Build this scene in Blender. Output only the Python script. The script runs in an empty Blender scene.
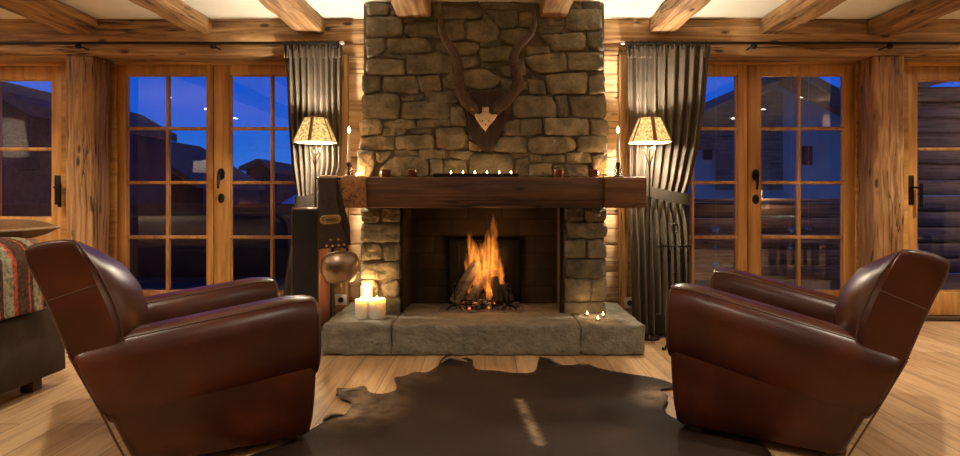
import bpy, bmesh, math, random
from mathutils import Vector, Matrix, noise
random.seed(7)
PI = math.pi
SC = bpy.context.scene
COL = SC.collection

# ------------------------------------------------------------------ camera
F, H, CX, CY = 640.0, 1.02, 485.0, 197.0
cam_d = bpy.data.cameras.new('camera'); cam = bpy.data.objects.new('camera', cam_d); COL.objects.link(cam)
cam.location = (0, 0, H); cam.rotation_euler = (PI/2, 0, 0)
cam_d.sensor_width = 36; cam_d.lens = 24
cam_d.shift_x = -5/960; cam_d.shift_y = -31/960
cam_d.clip_start = .05; cam_d.clip_end = 500
SC.camera = cam
SC.view_settings.view_transform = 'Standard'; SC.view_settings.look = 'None'
SC.view_settings.gamma = 1; SC.view_settings.use_curve_mapping = False
SC.view_settings.exposure = 0.0

# ------------------------------------------------------------------ world: clear dusk sky
W = bpy.data.worlds.new('dusk'); SC.world = W; W.use_nodes = True
nt = W.node_tree; nt.nodes.clear()
o = nt.nodes.new('ShaderNodeOutputWorld'); bg = nt.nodes.new('ShaderNodeBackground')
tc = nt.nodes.new('ShaderNodeTexCoord'); sp = nt.nodes.new('ShaderNodeSeparateXYZ'); cr = nt.nodes.new('ShaderNodeValToRGB')
nt.links.new(tc.outputs['Generated'], sp.inputs[0]); nt.links.new(sp.outputs['Z'], cr.inputs[0])
nt.links.new(cr.outputs[0], bg.inputs[0]); nt.links.new(bg.outputs[0], o.inputs[0])
cr.color_ramp.elements[0].position = 0.0; cr.color_ramp.elements[0].color = (.028, .20, .74, 1)
cr.color_ramp.elements[1].position = .35; cr.color_ramp.elements[1].color = (.002, .062, .46, 1)
e = cr.color_ramp.elements.new(.12); e.color = (.003, .10, .66, 1)
bg.inputs[1].default_value = 1.0

# ------------------------------------------------------------------ ceiling spot lights (their fixtures are built further down)
WARM = (1.0, .86, .66)
SPOTS = [(sx*4.35, y) for sx in (-1, 1) for y in (-.6, .6, 1.75, 2.95)] + \
        [(sx*1.75, y) for sx in (-1, 1) for y in (-1.2, .9, 2.4)] + [(sx*x, 4.2) for sx in (-1, 1) for x in (2.2, 3.9)] + [(0.0, -1.6), (0.1, 1.5)]  # inner spots and the row by the doors are added to brighten room and walls
SPOT_POWER = {(-2.2, 4.2): 60, (2.2, 4.2): 60, (-3.9, 4.2): 90, (3.9, 4.2): 90, (.1, 1.5): 30, (-1.75, 2.4): 66, (1.75, 2.4): 62, (0.0, -1.6): 25, (-1.75, -1.2): 32, (1.75, -1.2): 32, (-1.75, .9): 80, (1.75, .9): 70}
for i, (x, y) in enumerate(SPOTS):
    l = bpy.data.lights.new('spot_light', 'SPOT'); l.energy = 1.35*SPOT_POWER.get((x, y), 105); l.color = WARM
    l.spot_size = math.radians(115); l.spot_blend = .8; l.shadow_soft_size = .04
    b = bpy.data.objects.new('spot_light', l); COL.objects.link(b); b.location = (x, y, 2.37)

# ------------------------------------------------------------------ helpers
def P(px, py, d):
    return Vector(((px-CX)/F*d, d, H+(CY-py)/F*d))
def PF(px, py, z=0.0):            # point of the horizontal plane z under a pixel
    d = F*(H-z)/(py-CY); return Vector(((px-CX)/F*d, d, z))

def tag(o, label=None, cat=None, group=None, kind=None):
    if label: o['label'] = label
    if cat: o['category'] = cat
    if group: o['group'] = group
    if kind: o['kind'] = kind
    return o
def thing(name, loc, label=None, cat=None, group=None, kind=None):
    o = bpy.data.objects.new(name, None); COL.objects.link(o); o.location = loc; o.empty_display_size = .1
    return tag(o, label, cat, group, kind)
def wloc(o):
    v = Vector((0, 0, 0))
    while o is not None: v += o.location; o = o.parent
    return v

class MB:
    def __init__(s): s.v = []; s.f = []
    def add(s, vs, fs):
        n = len(s.v); s.v += [Vector(a) for a in vs]; s.f += [tuple(i+n for i in f) for f in fs]; return s
    def box(s, x0, x1, y0, y1, z0, z1):
        return s.add([(x0,y0,z0),(x1,y0,z0),(x1,y1,z0),(x0,y1,z0),(x0,y0,z1),(x1,y0,z1),(x1,y1,z1),(x0,y1,z1)],
                     [(0,3,2,1),(4,5,6,7),(0,1,5,4),(1,2,6,5),(2,3,7,6),(3,0,4,7)])
    def rbox(s, x0, x1, y0, y1, z0, z1, b=.01, seg=.12, amp=0.0, freq=4.0, pull=.6, seed=0):
        """box with rounded edges and uneven faces"""
        L = []
        for a, c in ((x0, x1), (y0, y1), (z0, z1)):
            bb = min(b, (c-a)*.3); n = max(1, int(round((c-a-2*bb)/seg)))
            L.append([a]+[a+bb+(c-a-2*bb)*i/n for i in range(n+1)]+[c])
        N = [len(a) for a in L]; ids = {}; vs = []; fs = []
        def vid(i, j, k):
            key = (i, j, k)
            if key not in ids:
                p = Vector((L[0][i], L[1][j], L[2][k])); e = [i in (0, N[0]-1), j in (0, N[1]-1), k in (0, N[2]-1)]
                if sum(e) >= 2:
                    for a, q in enumerate((i, j, k)):
                        if e[a]: p[a] += (b*(1-pull)+0*b if q == 0 else -b*(1-pull))
                if amp:
                    q = p*freq+Vector((seed*7.3, seed*3.1, seed))
                    p = p+Vector((noise.noise(q), noise.noise(q+Vector((31, 7, 3))), noise.noise(q+Vector((5, 53, 11)))))*amp
                ids[key] = len(vs); vs.append(p)
            return ids[key]
        for a in range(3):
            b1, c1 = (a+1) % 3, (a+2) % 3
            for side in (0, N[a]-1):
                for j in range(N[b1]-1):
                    for k in range(N[c1]-1):
                        q = []
                        for dj, dk in ((0,0),(1,0),(1,1),(0,1)):
                            ix = [0, 0, 0]; ix[a] = side; ix[b1] = j+dj; ix[c1] = k+dk; q.append(vid(*ix))
                        fs.append(tuple(q if side else q[::-1]))
        return s.add(vs, fs)
    def loft(s, rings, cap0=True, cap1=True, closed=True):
        n = len(rings[0]); vs = [p for r in rings for p in r]; fs = []
        for i in range(len(rings)-1):
            for j in range(n if closed else n-1):
                k = (j+1) % n
                fs.append((i*n+j, i*n+k, (i+1)*n+k, (i+1)*n+j))
        if cap0: fs.append(tuple(range(n))[::-1])
        if cap1: fs.append(tuple((len(rings)-1)*n+j for j in range(n)))
        return s.add(vs, fs)
    def lathe(s, prof, c, n=20, cap=True):
        c = Vector(c)
        return s.loft([[c+Vector((r*math.cos(2*PI*j/n), r*math.sin(2*PI*j/n), z)) for j in range(n)] for r, z in prof], cap, cap)
    def tube(s, pts, r, n=8, cap=True):
        pts = [Vector(p) for p in pts]; rings = []; m = len(pts)
        rr = r if isinstance(r, (list, tuple)) else [r]*m
        t0 = (pts[1]-pts[0]).normalized(); u = t0.orthogonal().normalized()
        for i, p in enumerate(pts):
            t = (pts[min(i+1, m-1)]-pts[max(i-1, 0)])
            t = t.normalized() if t.length > 1e-9 else t0
            u = (u-t*u.dot(t)); u = u.normalized() if u.length > 1e-6 else t.orthogonal().normalized()
            w = t.cross(u)
            rings.append([p+(u*math.cos(2*PI*j/n)+w*math.sin(2*PI*j/n))*rr[i] for j in range(n)])
        return s.loft(rings, cap, cap)
    def grid(s, fn, nu, nv):
        vs = [fn(i/nu, j/nv) for j in range(nv+1) for i in range(nu+1)]
        return s.add(vs, [(j*(nu+1)+i, j*(nu+1)+i+1, (j+1)*(nu+1)+i+1, (j+1)*(nu+1)+i) for j in range(nv) for i in range(nu)])
    def prism(s, pts, depth):      # pts: 3D outline, depth: vector
        n = len(pts); d = Vector(depth); vs = [Vector(p) for p in pts]+[Vector(p)+d for p in pts]
        return s.add(vs, [tuple(range(n))[::-1], tuple(range(n, 2*n))]+[(i, (i+1) % n, (i+1) % n+n, i+n) for i in range(n)])
    def build(s, name, mat, parent=None, loc=None, smooth=True, angle=35, sub=0, solid=0, bevel=0):
        off = wloc(parent) if parent else Vector((0, 0, 0))
        if loc is not None: off = Vector(loc)
        elif not parent and s.v:
            xs = [v.x for v in s.v]; ys = [v.y for v in s.v]; zs = [v.z for v in s.v]
            off = Vector(((min(xs)+max(xs))/2, (min(ys)+max(ys))/2, min(zs)))
        me = bpy.data.meshes.new(name); me.from_pydata([v-off for v in s.v], [], s.f)
        bm = bmesh.new(); bm.from_mesh(me); bmesh.ops.recalc_face_normals(bm, faces=bm.faces); bm.to_mesh(me); bm.free()
        o = bpy.data.objects.new(name, me); COL.objects.link(o)
        if parent: o.parent = parent
        else: o.location = off
        if mat: me.materials.append(mat)
        if smooth:
            me.polygons.foreach_set('use_smooth', [True]*len(me.polygons))
            try: me.set_sharp_from_angle(angle=math.radians(angle))
            except Exception: pass
        if solid:
            m = o.modifiers.new('solid', 'SOLIDIFY'); m.thickness = solid; m.offset = 0
        if bevel:
            m = o.modifiers.new('bevel', 'BEVEL'); m.width = bevel; m.segments = 2; m.limit_method = 'ANGLE'
        if sub:
            m = o.modifiers.new('sub', 'SUBSURF'); m.levels = sub; m.render_levels = sub
        return o

def copy_tree(o, parent=None, loc=None):
    c = o.copy(); COL.objects.link(c)
    if parent: c.parent = parent
    if loc is not None: c.location = loc
    for ch in list(o.children): copy_tree(ch, c)
    return c
def spline(pts, n):
    """Catmull-Rom through points"""
    pts = [Vector(p) for p in pts]; out = []
    for i in range(len(pts)-1):
        p0, p1, p2, p3 = pts[max(i-1, 0)], pts[i], pts[i+1], pts[min(i+2, len(pts)-1)]
        for k in range(n):
            t = k/n
            out.append(.5*((2*p1)+(p2-p0)*t+(2*p0-5*p1+4*p2-p3)*t*t+(3*p1-p0-3*p2+p3)*t**3))
    return out+[pts[-1]]

# ------------------------------------------------------------------ materials
def nodes(name):
    m = bpy.data.materials.new(name); m.use_nodes = True; t = m.node_tree
    return m, t, t.nodes['Principled BSDF'], t.nodes.new, t.links.new
def ramp(N, els):
    r = N('ShaderNodeValToRGB'); c = r.color_ramp
    c.elements[0].position = els[0][0]; c.elements[0].color = (*els[0][1], 1)
    c.elements[1].position = els[-1][0]; c.elements[1].color = (*els[-1][1], 1)
    for p, k in els[1:-1]: c.elements.new(p).color = (*k, 1)
    return r
def coords(N, Lk, scale=(1,1,1), rand=True, rot=(0,0,0)):
    tc = N('ShaderNodeTexCoord'); mp = N('ShaderNodeMapping'); mp.inputs['Scale'].default_value = scale; mp.inputs['Rotation'].default_value = rot
    src = tc.outputs['Object']
    if rand:
        oi = N('ShaderNodeObjectInfo'); ml = N('ShaderNodeMath'); ml.operation = 'MULTIPLY'; ml.inputs[1].default_value = 37.0
        Lk(oi.outputs['Random'], ml.inputs[0]); ad = N('ShaderNodeVectorMath'); ad.operation = 'ADD'
        Lk(src, ad.inputs[0]); Lk(ml.outputs[0], ad.inputs[1]); src = ad.outputs[0]
    Lk(src, mp.inputs['Vector']); return mp.outputs[0]
def bump(N, Lk, bsdf, h, strength=.3, dist=.01):
    b = N('ShaderNodeBump'); b.inputs['Strength'].default_value = strength; b.inputs['Distance'].default_value = dist
    Lk(h, b.inputs['Height']); Lk(b.outputs[0], bsdf.inputs['Normal']); return b
def mixc(N, Lk, a, b, fac, mode='MIX'):
    m = N('ShaderNodeMix'); m.data_type = 'RGBA'; m.blend_type = mode
    for s, v in ((m.inputs[6], a), (m.inputs[7], b), (m.inputs[0], fac)):
        if hasattr(v, 'is_linked'): Lk(v, s)
        elif isinstance(v, (int, float)): s.default_value = v
        else: s.default_value = (*v, 1)
    return m.outputs[2]
def simple(name, col, rough=.5, metal=0, coat=0, nscale=20, namp=.15, bmp=.0, emit=None, estr=0, spec=None):
    m, t, B, N, L = nodes(name)
    v = coords(N, L); n = N('ShaderNodeTexNoise'); n.inputs['Scale'].default_value = nscale; n.inputs['Detail'].default_value = 5; L(v, n.inputs['Vector'])
    lo = tuple(c*(1-namp) for c in col); hi = tuple(min(1, c*(1+namp)) for c in col)
    r = ramp(N, [(.3, lo), (.7, hi)]); L(n.outputs[0], r.inputs[0]); L(r.outputs[0], B.inputs['Base Color'])
    B.inputs['Roughness'].default_value = rough; B.inputs['Metallic'].default_value = metal; B.inputs['Coat Weight'].default_value = coat
    if spec is not None: B.inputs['Specular IOR Level'].default_value = spec
    if bmp: bump(N, L, B, n.outputs[0], bmp)
    if emit: B.inputs['Emission Color'].default_value = (*emit, 1); B.inputs['Emission Strength'].default_value = estr
    return m
def wood(name, axis, dark, mid, light, rough=.6, grain=9.0, bmp=.3, knots=True, cracks=True, coat=0, sat=1):
    m, t, B, N, L = nodes(name)
    st = [grain*2.2]*3; st[axis] = grain*.13
    v = coords(N, L, tuple(st))
    n = N('ShaderNodeTexNoise'); n.inputs['Scale'].default_value = 1; n.inputs['Detail'].default_value = 8; n.inputs['Roughness'].default_value = .62; n.inputs['Distortion'].default_value = .9; L(v, n.inputs['Vector'])
    r = ramp(N, [(.34, dark), (.5, mid), (.64, light)]); L(n.outputs[0], r.inputs[0]); c = r.outputs[0]
    v2 = coords(N, L, (1.6, 1.6, 1.6)); n2 = N('ShaderNodeTexNoise'); n2.inputs['Scale'].default_value = 1; n2.inputs['Detail'].default_value = 3; L(v2, n2.inputs['Vector'])
    r2 = ramp(N, [(.3, (.62, .58, .52)), (.7, (1.2, 1.2, 1.2))]); L(n2.outputs[0], r2.inputs[0]); c = mixc(N, L, c, r2.outputs[0], 1.0, 'MULTIPLY')
    hgt = n.outputs[0]
    if knots:
        ks = [9.0]*3; ks[axis] = 3.4
        v3 = coords(N, L, tuple(ks)); vo = N('ShaderNodeTexVoronoi'); vo.inputs['Scale'].default_value = 1; L(v3, vo.inputs['Vector'])
        r3 = ramp(N, [(.08, (1, 1, 1)), (.17, (0, 0, 0))]); L(vo.outputs['Distance'], r3.inputs[0])
        c = mixc(N, L, c, tuple(a*.3 for a in dark), r3.outputs[0])
    if cracks:
        cs = [13.0]*3; cs[axis] = .35
        v4 = coords(N, L, tuple(cs)); n4 = N('ShaderNodeTexNoise'); n4.inputs['Scale'].default_value = 1; n4.inputs['Detail'].default_value = 3; L(v4, n4.inputs['Vector'])
        r4 = ramp(N, [(.482, (0, 0, 0)), (.498, (1, 1, 1)), (.502, (1, 1, 1)), (.518, (0, 0, 0))]); L(n4.outputs[0], r4.inputs[0])
        n5 = N('ShaderNodeTexNoise'); n5.inputs['Scale'].default_value = 2.2; L(coords(N, L), n5.inputs['Vector'])
        r5 = ramp(N, [(.44, (0, 0, 0)), (.54, (1, 1, 1))]); L(n5.outputs[0], r5.inputs[0])
        f = N('ShaderNodeMath'); f.operation = 'MULTIPLY'; L(r4.outputs[0], f.inputs[0]); L(r5.outputs[0], f.inputs[1])
        c = mixc(N, L, c, tuple(a*.25 for a in dark), f.outputs[0])
        sb = N('ShaderNodeMath'); sb.operation = 'SUBTRACT'; L(hgt, sb.inputs[0]); L(f.outputs[0], sb.inputs[1]); hgt = sb.outputs[0]
    L(c, B.inputs['Base Color']); B.inputs['Roughness'].default_value = rough; B.inputs['Coat Weight'].default_value = coat
    bump(N, L, B, hgt, bmp, .012)
    return m
OLD = ((.14, .066, .026), (.36, .205, .09), (.56, .36, .18))
M = {}
M['beam_y'] = wood('hewn timber along depth', 1, *OLD)
M['beam_x'] = wood('hewn timber across', 0, *OLD)
M['beam_z'] = wood('hewn timber upright', 2, (.12, .052, .018), (.37, .195, .075), (.56, .33, .145), grain=12)
M['wall_x'] = wood('pale pine boards', 0, (.44, .26, .12), (.66, .44, .24), (.78, .57, .35), grain=7)
M['trim_z'] = wood('pine trim', 2, (.38, .21, .085), (.56, .34, .15), (.66, .43, .21), knots=False)
M['door_z'] = wood('door timber upright', 2, (.36, .17, .042), (.52, .265, .075), (.62, .34, .11), grain=8, rough=.42, bmp=.08, knots=False, cracks=False)
M['door_x'] = wood('door timber across', 0, (.36, .17, .042), (.52, .265, .075), (.62, .34, .11), grain=8, rough=.42, bmp=.08, knots=False, cracks=False)
M['mantel'] = wood('dark oak mantel', 0, (.04, .018, .009), (.095, .044, .021), (.16, .08, .04), rough=.5)
M['mantel_end'] = wood('mantel end grain', 1, (.22, .10, .038), (.44, .22, .09), (.55, .30, .13), rough=.55, knots=False)
M['dark_wood'] = wood('dark timber', 0, (.03, .016, .01), (.07, .04, .022), (.12, .07, .04), knots=False)
M['shield'] = wood('dark shield wood', 2, (.02, .009, .007), (.042, .018, .014), (.065, .03, .022), rough=.4, knots=False, cracks=False)
M['iron'] = simple('black iron', (.02, .018, .017), .45, .8, nscale=60)
M['bronze'] = simple('dark bronze', (.05, .035, .025), .4, .8)
M['wax'] = simple('white wax', (.85, .80, .68), .5, 0, nscale=8, namp=.03)
M['plaster'] = simple('cream plaster', (.86, .845, .77), .9, nscale=3, namp=.05, bmp=.1)
M['steel'] = simple('brushed steel', (.5, .48, .45), .35, 1)
M['white_plastic'] = simple('white plastic', (.75, .74, .7), .4, namp=.03)

def mat_stone(name, cols, scale=9, bmp=.6, warm=None):
    m, t, B, N, L = nodes(name)
    v = coords(N, L, rand=False); n = N('ShaderNodeTexNoise'); n.inputs['Scale'].default_value = scale; n.inputs['Detail'].default_value = 9; n.inputs['Roughness'].default_value = .65; L(v, n.inputs['Vector'])
    r = ramp(N, [(.25, cols[0]), (.5, cols[1]), (.78, cols[2])]); L(n.outputs[0], r.inputs[0])
    g = N('ShaderNodeNewGeometry'); r2 = ramp(N, [(0, (.62, .62, .62)), (.5, (.95, .92, .86)), (1, (1.25, 1.18, 1.05))]); L(g.outputs['Random Per Island'], r2.inputs[0])
    c = mixc(N, L, r.outputs[0], r2.outputs[0], 1.0, 'MULTIPLY'); L(c, B.inputs['Base Color'])
    B.inputs['Roughness'].default_value = .85
    n2 = N('ShaderNodeTexNoise'); n2.inputs['Scale'].default_value = 38; n2.inputs['Detail'].default_value = 8; L(v, n2.inputs['Vector'])
    ad = N('ShaderNodeMath'); ad.operation = 'ADD'; L(n.outputs[0], ad.inputs[0]); L(n2.outputs[0], ad.inputs[1])
    bump(N, L, B, ad.outputs[0], bmp, .02); return m
M['stone'] = mat_stone('rubble stone', [(.075, .070, .050), (.175, .165, .122), (.34, .32, .25)])
M['mortar'] = mat_stone('dark mortar', [(.08, .066, .048), (.13, .108, .08), (.18, .15, .11)], 20)
M['hearth'] = mat_stone('hearth stone', [(.16, .155, .125), (.27, .26, .215), (.40, .385, .32)], 13, .9)

def mat_brick():
    m, t, B, N, L = nodes('sooty fire brick')
    v = coords(N, L, (1, 1, 1), False, (PI/2, 0, 0)); b = N('ShaderNodeTexBrick'); b.inputs['Scale'].default_value = 1
    b.inputs['Brick Width'].default_value = .26; b.inputs['Row Height'].default_value = .13; b.inputs['Mortar Size'].default_value = .006
    b.inputs['Color1'].default_value = (.05, .036, .026, 1); b.inputs['Color2'].default_value = (.024, .018, .014, 1); b.inputs['Mortar'].default_value = (.02, .015, .012, 1)
    L(v, b.inputs['Vector']); n = N('ShaderNodeTexNoise'); n.inputs['Scale'].default_value = 4; L(v, n.inputs['Vector'])
    r = ramp(N, [(.3, (.45, .42, .4)), (.7, (1.2, 1.2, 1.2))]); L(n.outputs[0], r.inputs[0])
    L(mixc(N, L, b.outputs[0], r.outputs[0], 1.0, 'MULTIPLY'), B.inputs['Base Color']); B.inputs['Roughness'].default_value = .9
    bump(N, L, B, b.outputs['Fac'], -.3, .01); return m
M['brick'] = mat_brick()

def mat_floor():
    m, t, B, N, L = nodes('oak floorboards')
    v = coords(N, L, (1, 1, 1), False, (0, 0, PI/2)); b = N('ShaderNodeTexBrick'); b.inputs['Scale'].default_value = 1; b.offset = .37; b.offset_frequency = 2
    b.inputs['Brick Width'].default_value = 2.1; b.inputs['Row Height'].default_value = .19; b.inputs['Mortar Size'].default_value = .0022; b.inputs['Mortar Smooth'].default_value = .2
    b.inputs['Color1'].default_value = (.46, .28, .135, 1); b.inputs['Color2'].default_value = (.66, .445, .245, 1); b.inputs['Mortar'].default_value = (.11, .06, .03, 1)
    L(v, b.inputs['Vector'])
    v2 = coords(N, L, (16, 1.2, 1), False); n = N('ShaderNodeTexNoise'); n.inputs['Scale'].default_value = 1.5; n.inputs['Detail'].default_value = 7; n.inputs['Distortion'].default_value = 1.2; L(v2, n.inputs['Vector'])
    r = ramp(N, [(.3, (.66, .60, .52)), (.55, (1, 1, 1)), (.75, (1.1, 1.08, 1.05))]); L(n.outputs[0], r.inputs[0])
    c = mixc(N, L, b.outputs[0], r.outputs[0], 1.0, 'MULTIPLY'); L(c, B.inputs['Base Color'])
    B.inputs['Roughness'].default_value = .42
    bump(N, L, B, n.outputs[0], .08, .01); return m
M['floor'] = mat_floor()

def mat_leather():
    m, t, B, N, L = nodes('brown leather')
    v = coords(N, L); n = N('ShaderNodeTexNoise'); n.inputs['Scale'].default_value = 3.5; n.inputs['Detail'].default_value = 6; L(v, n.inputs['Vector'])
    r = ramp(N, [(.3, (.022, .0050, .0019)), (.55, (.056, .0122, .0043)), (.8, (.112, .027, .0092))]); L(n.outputs[0], r.inputs[0]); L(r.outputs[0], B.inputs['Base Color'])
    B.inputs['Roughness'].default_value = .34; B.inputs['Specular IOR Level'].default_value = .34; B.inputs['Coat Weight'].default_value = .06; B.inputs['Coat Roughness'].default_value = .2
    vo = N('ShaderNodeTexVoronoi'); vo.inputs['Scale'].default_value = 260; L(v, vo.inputs['Vector'])
    n2 = N('ShaderNodeTexNoise'); n2.inputs['Scale'].default_value = 9; L(v, n2.inputs['Vector'])
    ad = N('ShaderNodeMath'); ad.operation = 'MULTIPLY_ADD'; L(vo.outputs['Distance'], ad.inputs[0]); ad.inputs[1].default_value = .12; L(n2.outputs[0], ad.inputs[2])
    bump(N, L, B, ad.outputs[0], .18, .01); return m
M['leather'] = mat_leather()
M['piping'] = simple('leather piping', (.05, .016, .008), .45, coat=.2)
M['tan_edge'] = simple('tan leather edge', (.20, .10, .05), .5)

def mat_fabric(name, a, b, scale=300, rough=.95, weave=.2):
    m, t, B, N, L = nodes(name)
    v = coords(N, L); n = N('ShaderNodeTexNoise'); n.inputs['Scale'].default_value = scale; n.inputs['Detail'].default_value = 2; L(v, n.inputs['Vector'])
    n1 = N('ShaderNodeTexNoise'); n1.inputs['Scale'].default_value = 7; n1.inputs['Detail'].default_value = 4; L(v, n1.inputs['Vector'])
    ad = N('ShaderNodeMath'); ad.operation = 'MULTIPLY_ADD'; L(n.outputs[0], ad.inputs[0]); ad.inputs[1].default_value = .5; 
    h = N('ShaderNodeMath'); h.operation = 'MULTIPLY'; h.inputs[1].default_value = .5; L(n1.outputs[0], h.inputs[0]); L(h.outputs[0], ad.inputs[2])
    r = ramp(N, [(.35, a), (.65, b)]); L(ad.outputs[0], r.inputs[0]); L(r.outputs[0], B.inputs['Base Color'])
    B.inputs['Roughness'].default_value = rough; B.inputs['Specular IOR Level'].default_value = .2
    bump(N, L, B, n.outputs[0], weave, .004); return m
M['curtain'] = mat_fabric('grey brown wool curtain', (.078, .062, .046), (.135, .108, .082))
M['tie'] = mat_fabric('curtain tie', (.055, .046, .038), (.085, .072, .06))
M['sofa'] = mat_fabric('dark brown sofa fabric', (.035, .024, .017), (.07, .048, .033), 200)
M['pillow'] = mat_fabric('brown cushion fabric', (.13, .065, .028), (.24, .13, .06), 160)
M['beige'] = mat_fabric('beige wool', (.36, .26, .17), (.50, .38, .26), 160)
M['table_cloth'] = mat_fabric('white cloth', (.6, .58, .52), (.75, .72, .66))

def mat_hide():
    m, t, B, N, L = nodes('cowhide')
    v = coords(N, L, rand=False); n = N('ShaderNodeTexNoise'); n.inputs['Scale'].default_value = 3; n.inputs['Detail'].default_value = 5; L(v, n.inputs['Vector'])
    r = ramp(N, [(.3, (.012, .006, .0035)), (.6, (.026, .0125, .007)), (.85, (.05, .027, .015))]); L(n.outputs[0], r.inputs[0]); c = r.outputs[0]
    # paler hair near the rim and along the spine, with the left side's highlight painted in, stored as a vertex layer
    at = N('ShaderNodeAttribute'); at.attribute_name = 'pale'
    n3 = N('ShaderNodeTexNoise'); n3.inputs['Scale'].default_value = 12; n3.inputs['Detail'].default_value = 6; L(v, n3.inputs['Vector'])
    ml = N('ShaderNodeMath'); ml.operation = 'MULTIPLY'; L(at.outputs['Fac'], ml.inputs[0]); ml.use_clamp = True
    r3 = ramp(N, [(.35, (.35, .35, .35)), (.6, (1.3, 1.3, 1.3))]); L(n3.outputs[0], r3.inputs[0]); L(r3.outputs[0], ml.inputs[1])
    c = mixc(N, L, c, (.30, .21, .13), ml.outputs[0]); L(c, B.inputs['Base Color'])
    B.inputs['Roughness'].default_value = .7; B.inputs['Specular IOR Level'].default_value = .25
    h = N('ShaderNodeTexNoise'); h.inputs['Scale'].default_value = 1; h.inputs['Detail'].default_value = 3; L(coords(N, L, (260, 60, 60), False), h.inputs['Vector'])
    bump(N, L, B, h.outputs[0], .4, .006); return m
M['hide'] = mat_hide()
M['hide_back'] = simple('pale hide underside', (.24, .18, .12), .8)

def mat_glass():
    m, t, B, N, L = nodes('window glass'); t.nodes.remove(B)
    g = N('ShaderNodeNewGeometry'); d = N('ShaderNodeVectorMath'); d.operation = 'DOT_PRODUCT'; L(g.outputs['Normal'], d.inputs[0]); L(g.outputs['Incoming'], d.inputs[1])
    a = N('ShaderNodeMath'); a.operation = 'ABSOLUTE'; L(d.outputs['Value'], a.inputs[0])
    s = N('ShaderNodeMath'); s.operation = 'SUBTRACT'; s.inputs[0].default_value = 1; L(a.outputs[0], s.inputs[1]); s.use_clamp = True
    p = N('ShaderNodeMath'); p.operation = 'POWER'; L(s.outputs[0], p.inputs[0]); p.inputs[1].default_value = 5
    q = N('ShaderNodeMath'); q.operation = 'MULTIPLY_ADD'; L(p.outputs[0], q.inputs[0]); q.inputs[1].default_value = .94; q.inputs[2].default_value = .06
    tr = N('ShaderNodeBsdfTransparent'); gl = N('ShaderNodeBsdfGlossy'); gl.inputs['Roughness'].default_value = .0
    mx = N('ShaderNodeMixShader'); L(q.outputs[0], mx.inputs[0]); L(tr.outputs[0], mx.inputs[1]); L(gl.outputs[0], mx.inputs[2])
    L(mx.outputs[0], t.nodes['Material Output'].inputs[0]); return m
M['glass'] = mat_glass()
def mat_emit(name, col, s):
    m, t, B, N, L = nodes(name); t.nodes.remove(B); e = N('ShaderNodeEmission'); e.inputs[0].default_value = (*col, 1); e.inputs[1].default_value = s
    L(e.outputs[0], t.nodes['Material Output'].inputs[0]); return m
M['candle_flame'] = mat_emit('candle flame', (1, .62, .25), 30)
M['lamp_on'] = mat_emit('lit lens', (1, .9, .75), 260)
M['bulb'] = mat_emit('lit bulb', (1, .85, .62), 25)
def mat_shade(name, col, trans=.5):
    m, t, B, N, L = nodes(name); t.nodes.remove(B)
    v = coords(N, L); n = N('ShaderNodeTexNoise'); n.inputs['Scale'].default_value = 55; n.inputs['Detail'].default_value = 6; L(v, n.inputs['Vector'])
    r = ramp(N, [(.42, tuple(c*.5 for c in col)), (.5, col), (.7, tuple(min(1, c*1.25) for c in col))]); L(n.outputs[0], r.inputs[0])
    d = N('ShaderNodeBsdfDiffuse'); tl = N('ShaderNodeBsdfTranslucent'); L(r.outputs[0], d.inputs[0]); L(r.outputs[0], tl.inputs[0])
    mx = N('ShaderNodeMixShader'); mx.inputs[0].default_value = trans; L(d.outputs[0], mx.inputs[1]); L(tl.outputs[0], mx.inputs[2])
    L(mx.outputs[0], t.nodes['Material Output'].inputs[0]); return m
M['shade'] = mat_shade('patterned parchment shade', (.72, .66, .47), .30)
M['white_shade'] = mat_shade('white shade', (.8, .76, .7), .5)
def mat_flame():
    m, t, B, N, L = nodes('fire flame'); t.nodes.remove(B)
    v = N('ShaderNodeVolumePrincipled') if False else N('ShaderNodeEmission')
    tcn = N('ShaderNodeTexCoord'); mp = N('ShaderNodeMapping'); mp.inputs['Scale'].default_value = (45, 45, 9); L(tcn.outputs['Object'], mp.inputs['Vector'])
    n = N('ShaderNodeTexNoise'); n.inputs['Scale'].default_value = 1; n.inputs['Detail'].default_value = 3; L(mp.outputs[0], n.inputs['Vector'])
    r = ramp(N, [(.38, (.03, .03, .03)), (.62, (1, 1, 1))]); L(n.outputs[0], r.inputs[0])
    s2 = N('ShaderNodeSeparateXYZ'); L(tcn.outputs['Object'], s2.inputs[0])
    hr = N('ShaderNodeMapRange'); L(s2.outputs['Z'], hr.inputs[0]); hr.inputs[1].default_value = .0; hr.inputs[2].default_value = .62; hr.inputs[3].default_value = 1.0; hr.inputs[4].default_value = .35
    ml = N('ShaderNodeMath'); ml.operation = 'MULTIPLY'; L(hr.outputs[0], ml.inputs[0]); L(r.outputs[0], ml.inputs[1])
    m2 = N('ShaderNodeMath'); m2.operation = 'MULTIPLY'; m2.inputs[1].default_value = 19; L(ml.outputs[0], m2.inputs[0])
    v.inputs[0].default_value = (1, .27, .032, 1); L(m2.outputs[0], v.inputs[1])
    L(v.outputs[0], t.nodes['Material Output'].inputs['Volume']); return m
M['flame'] = mat_flame()
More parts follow.
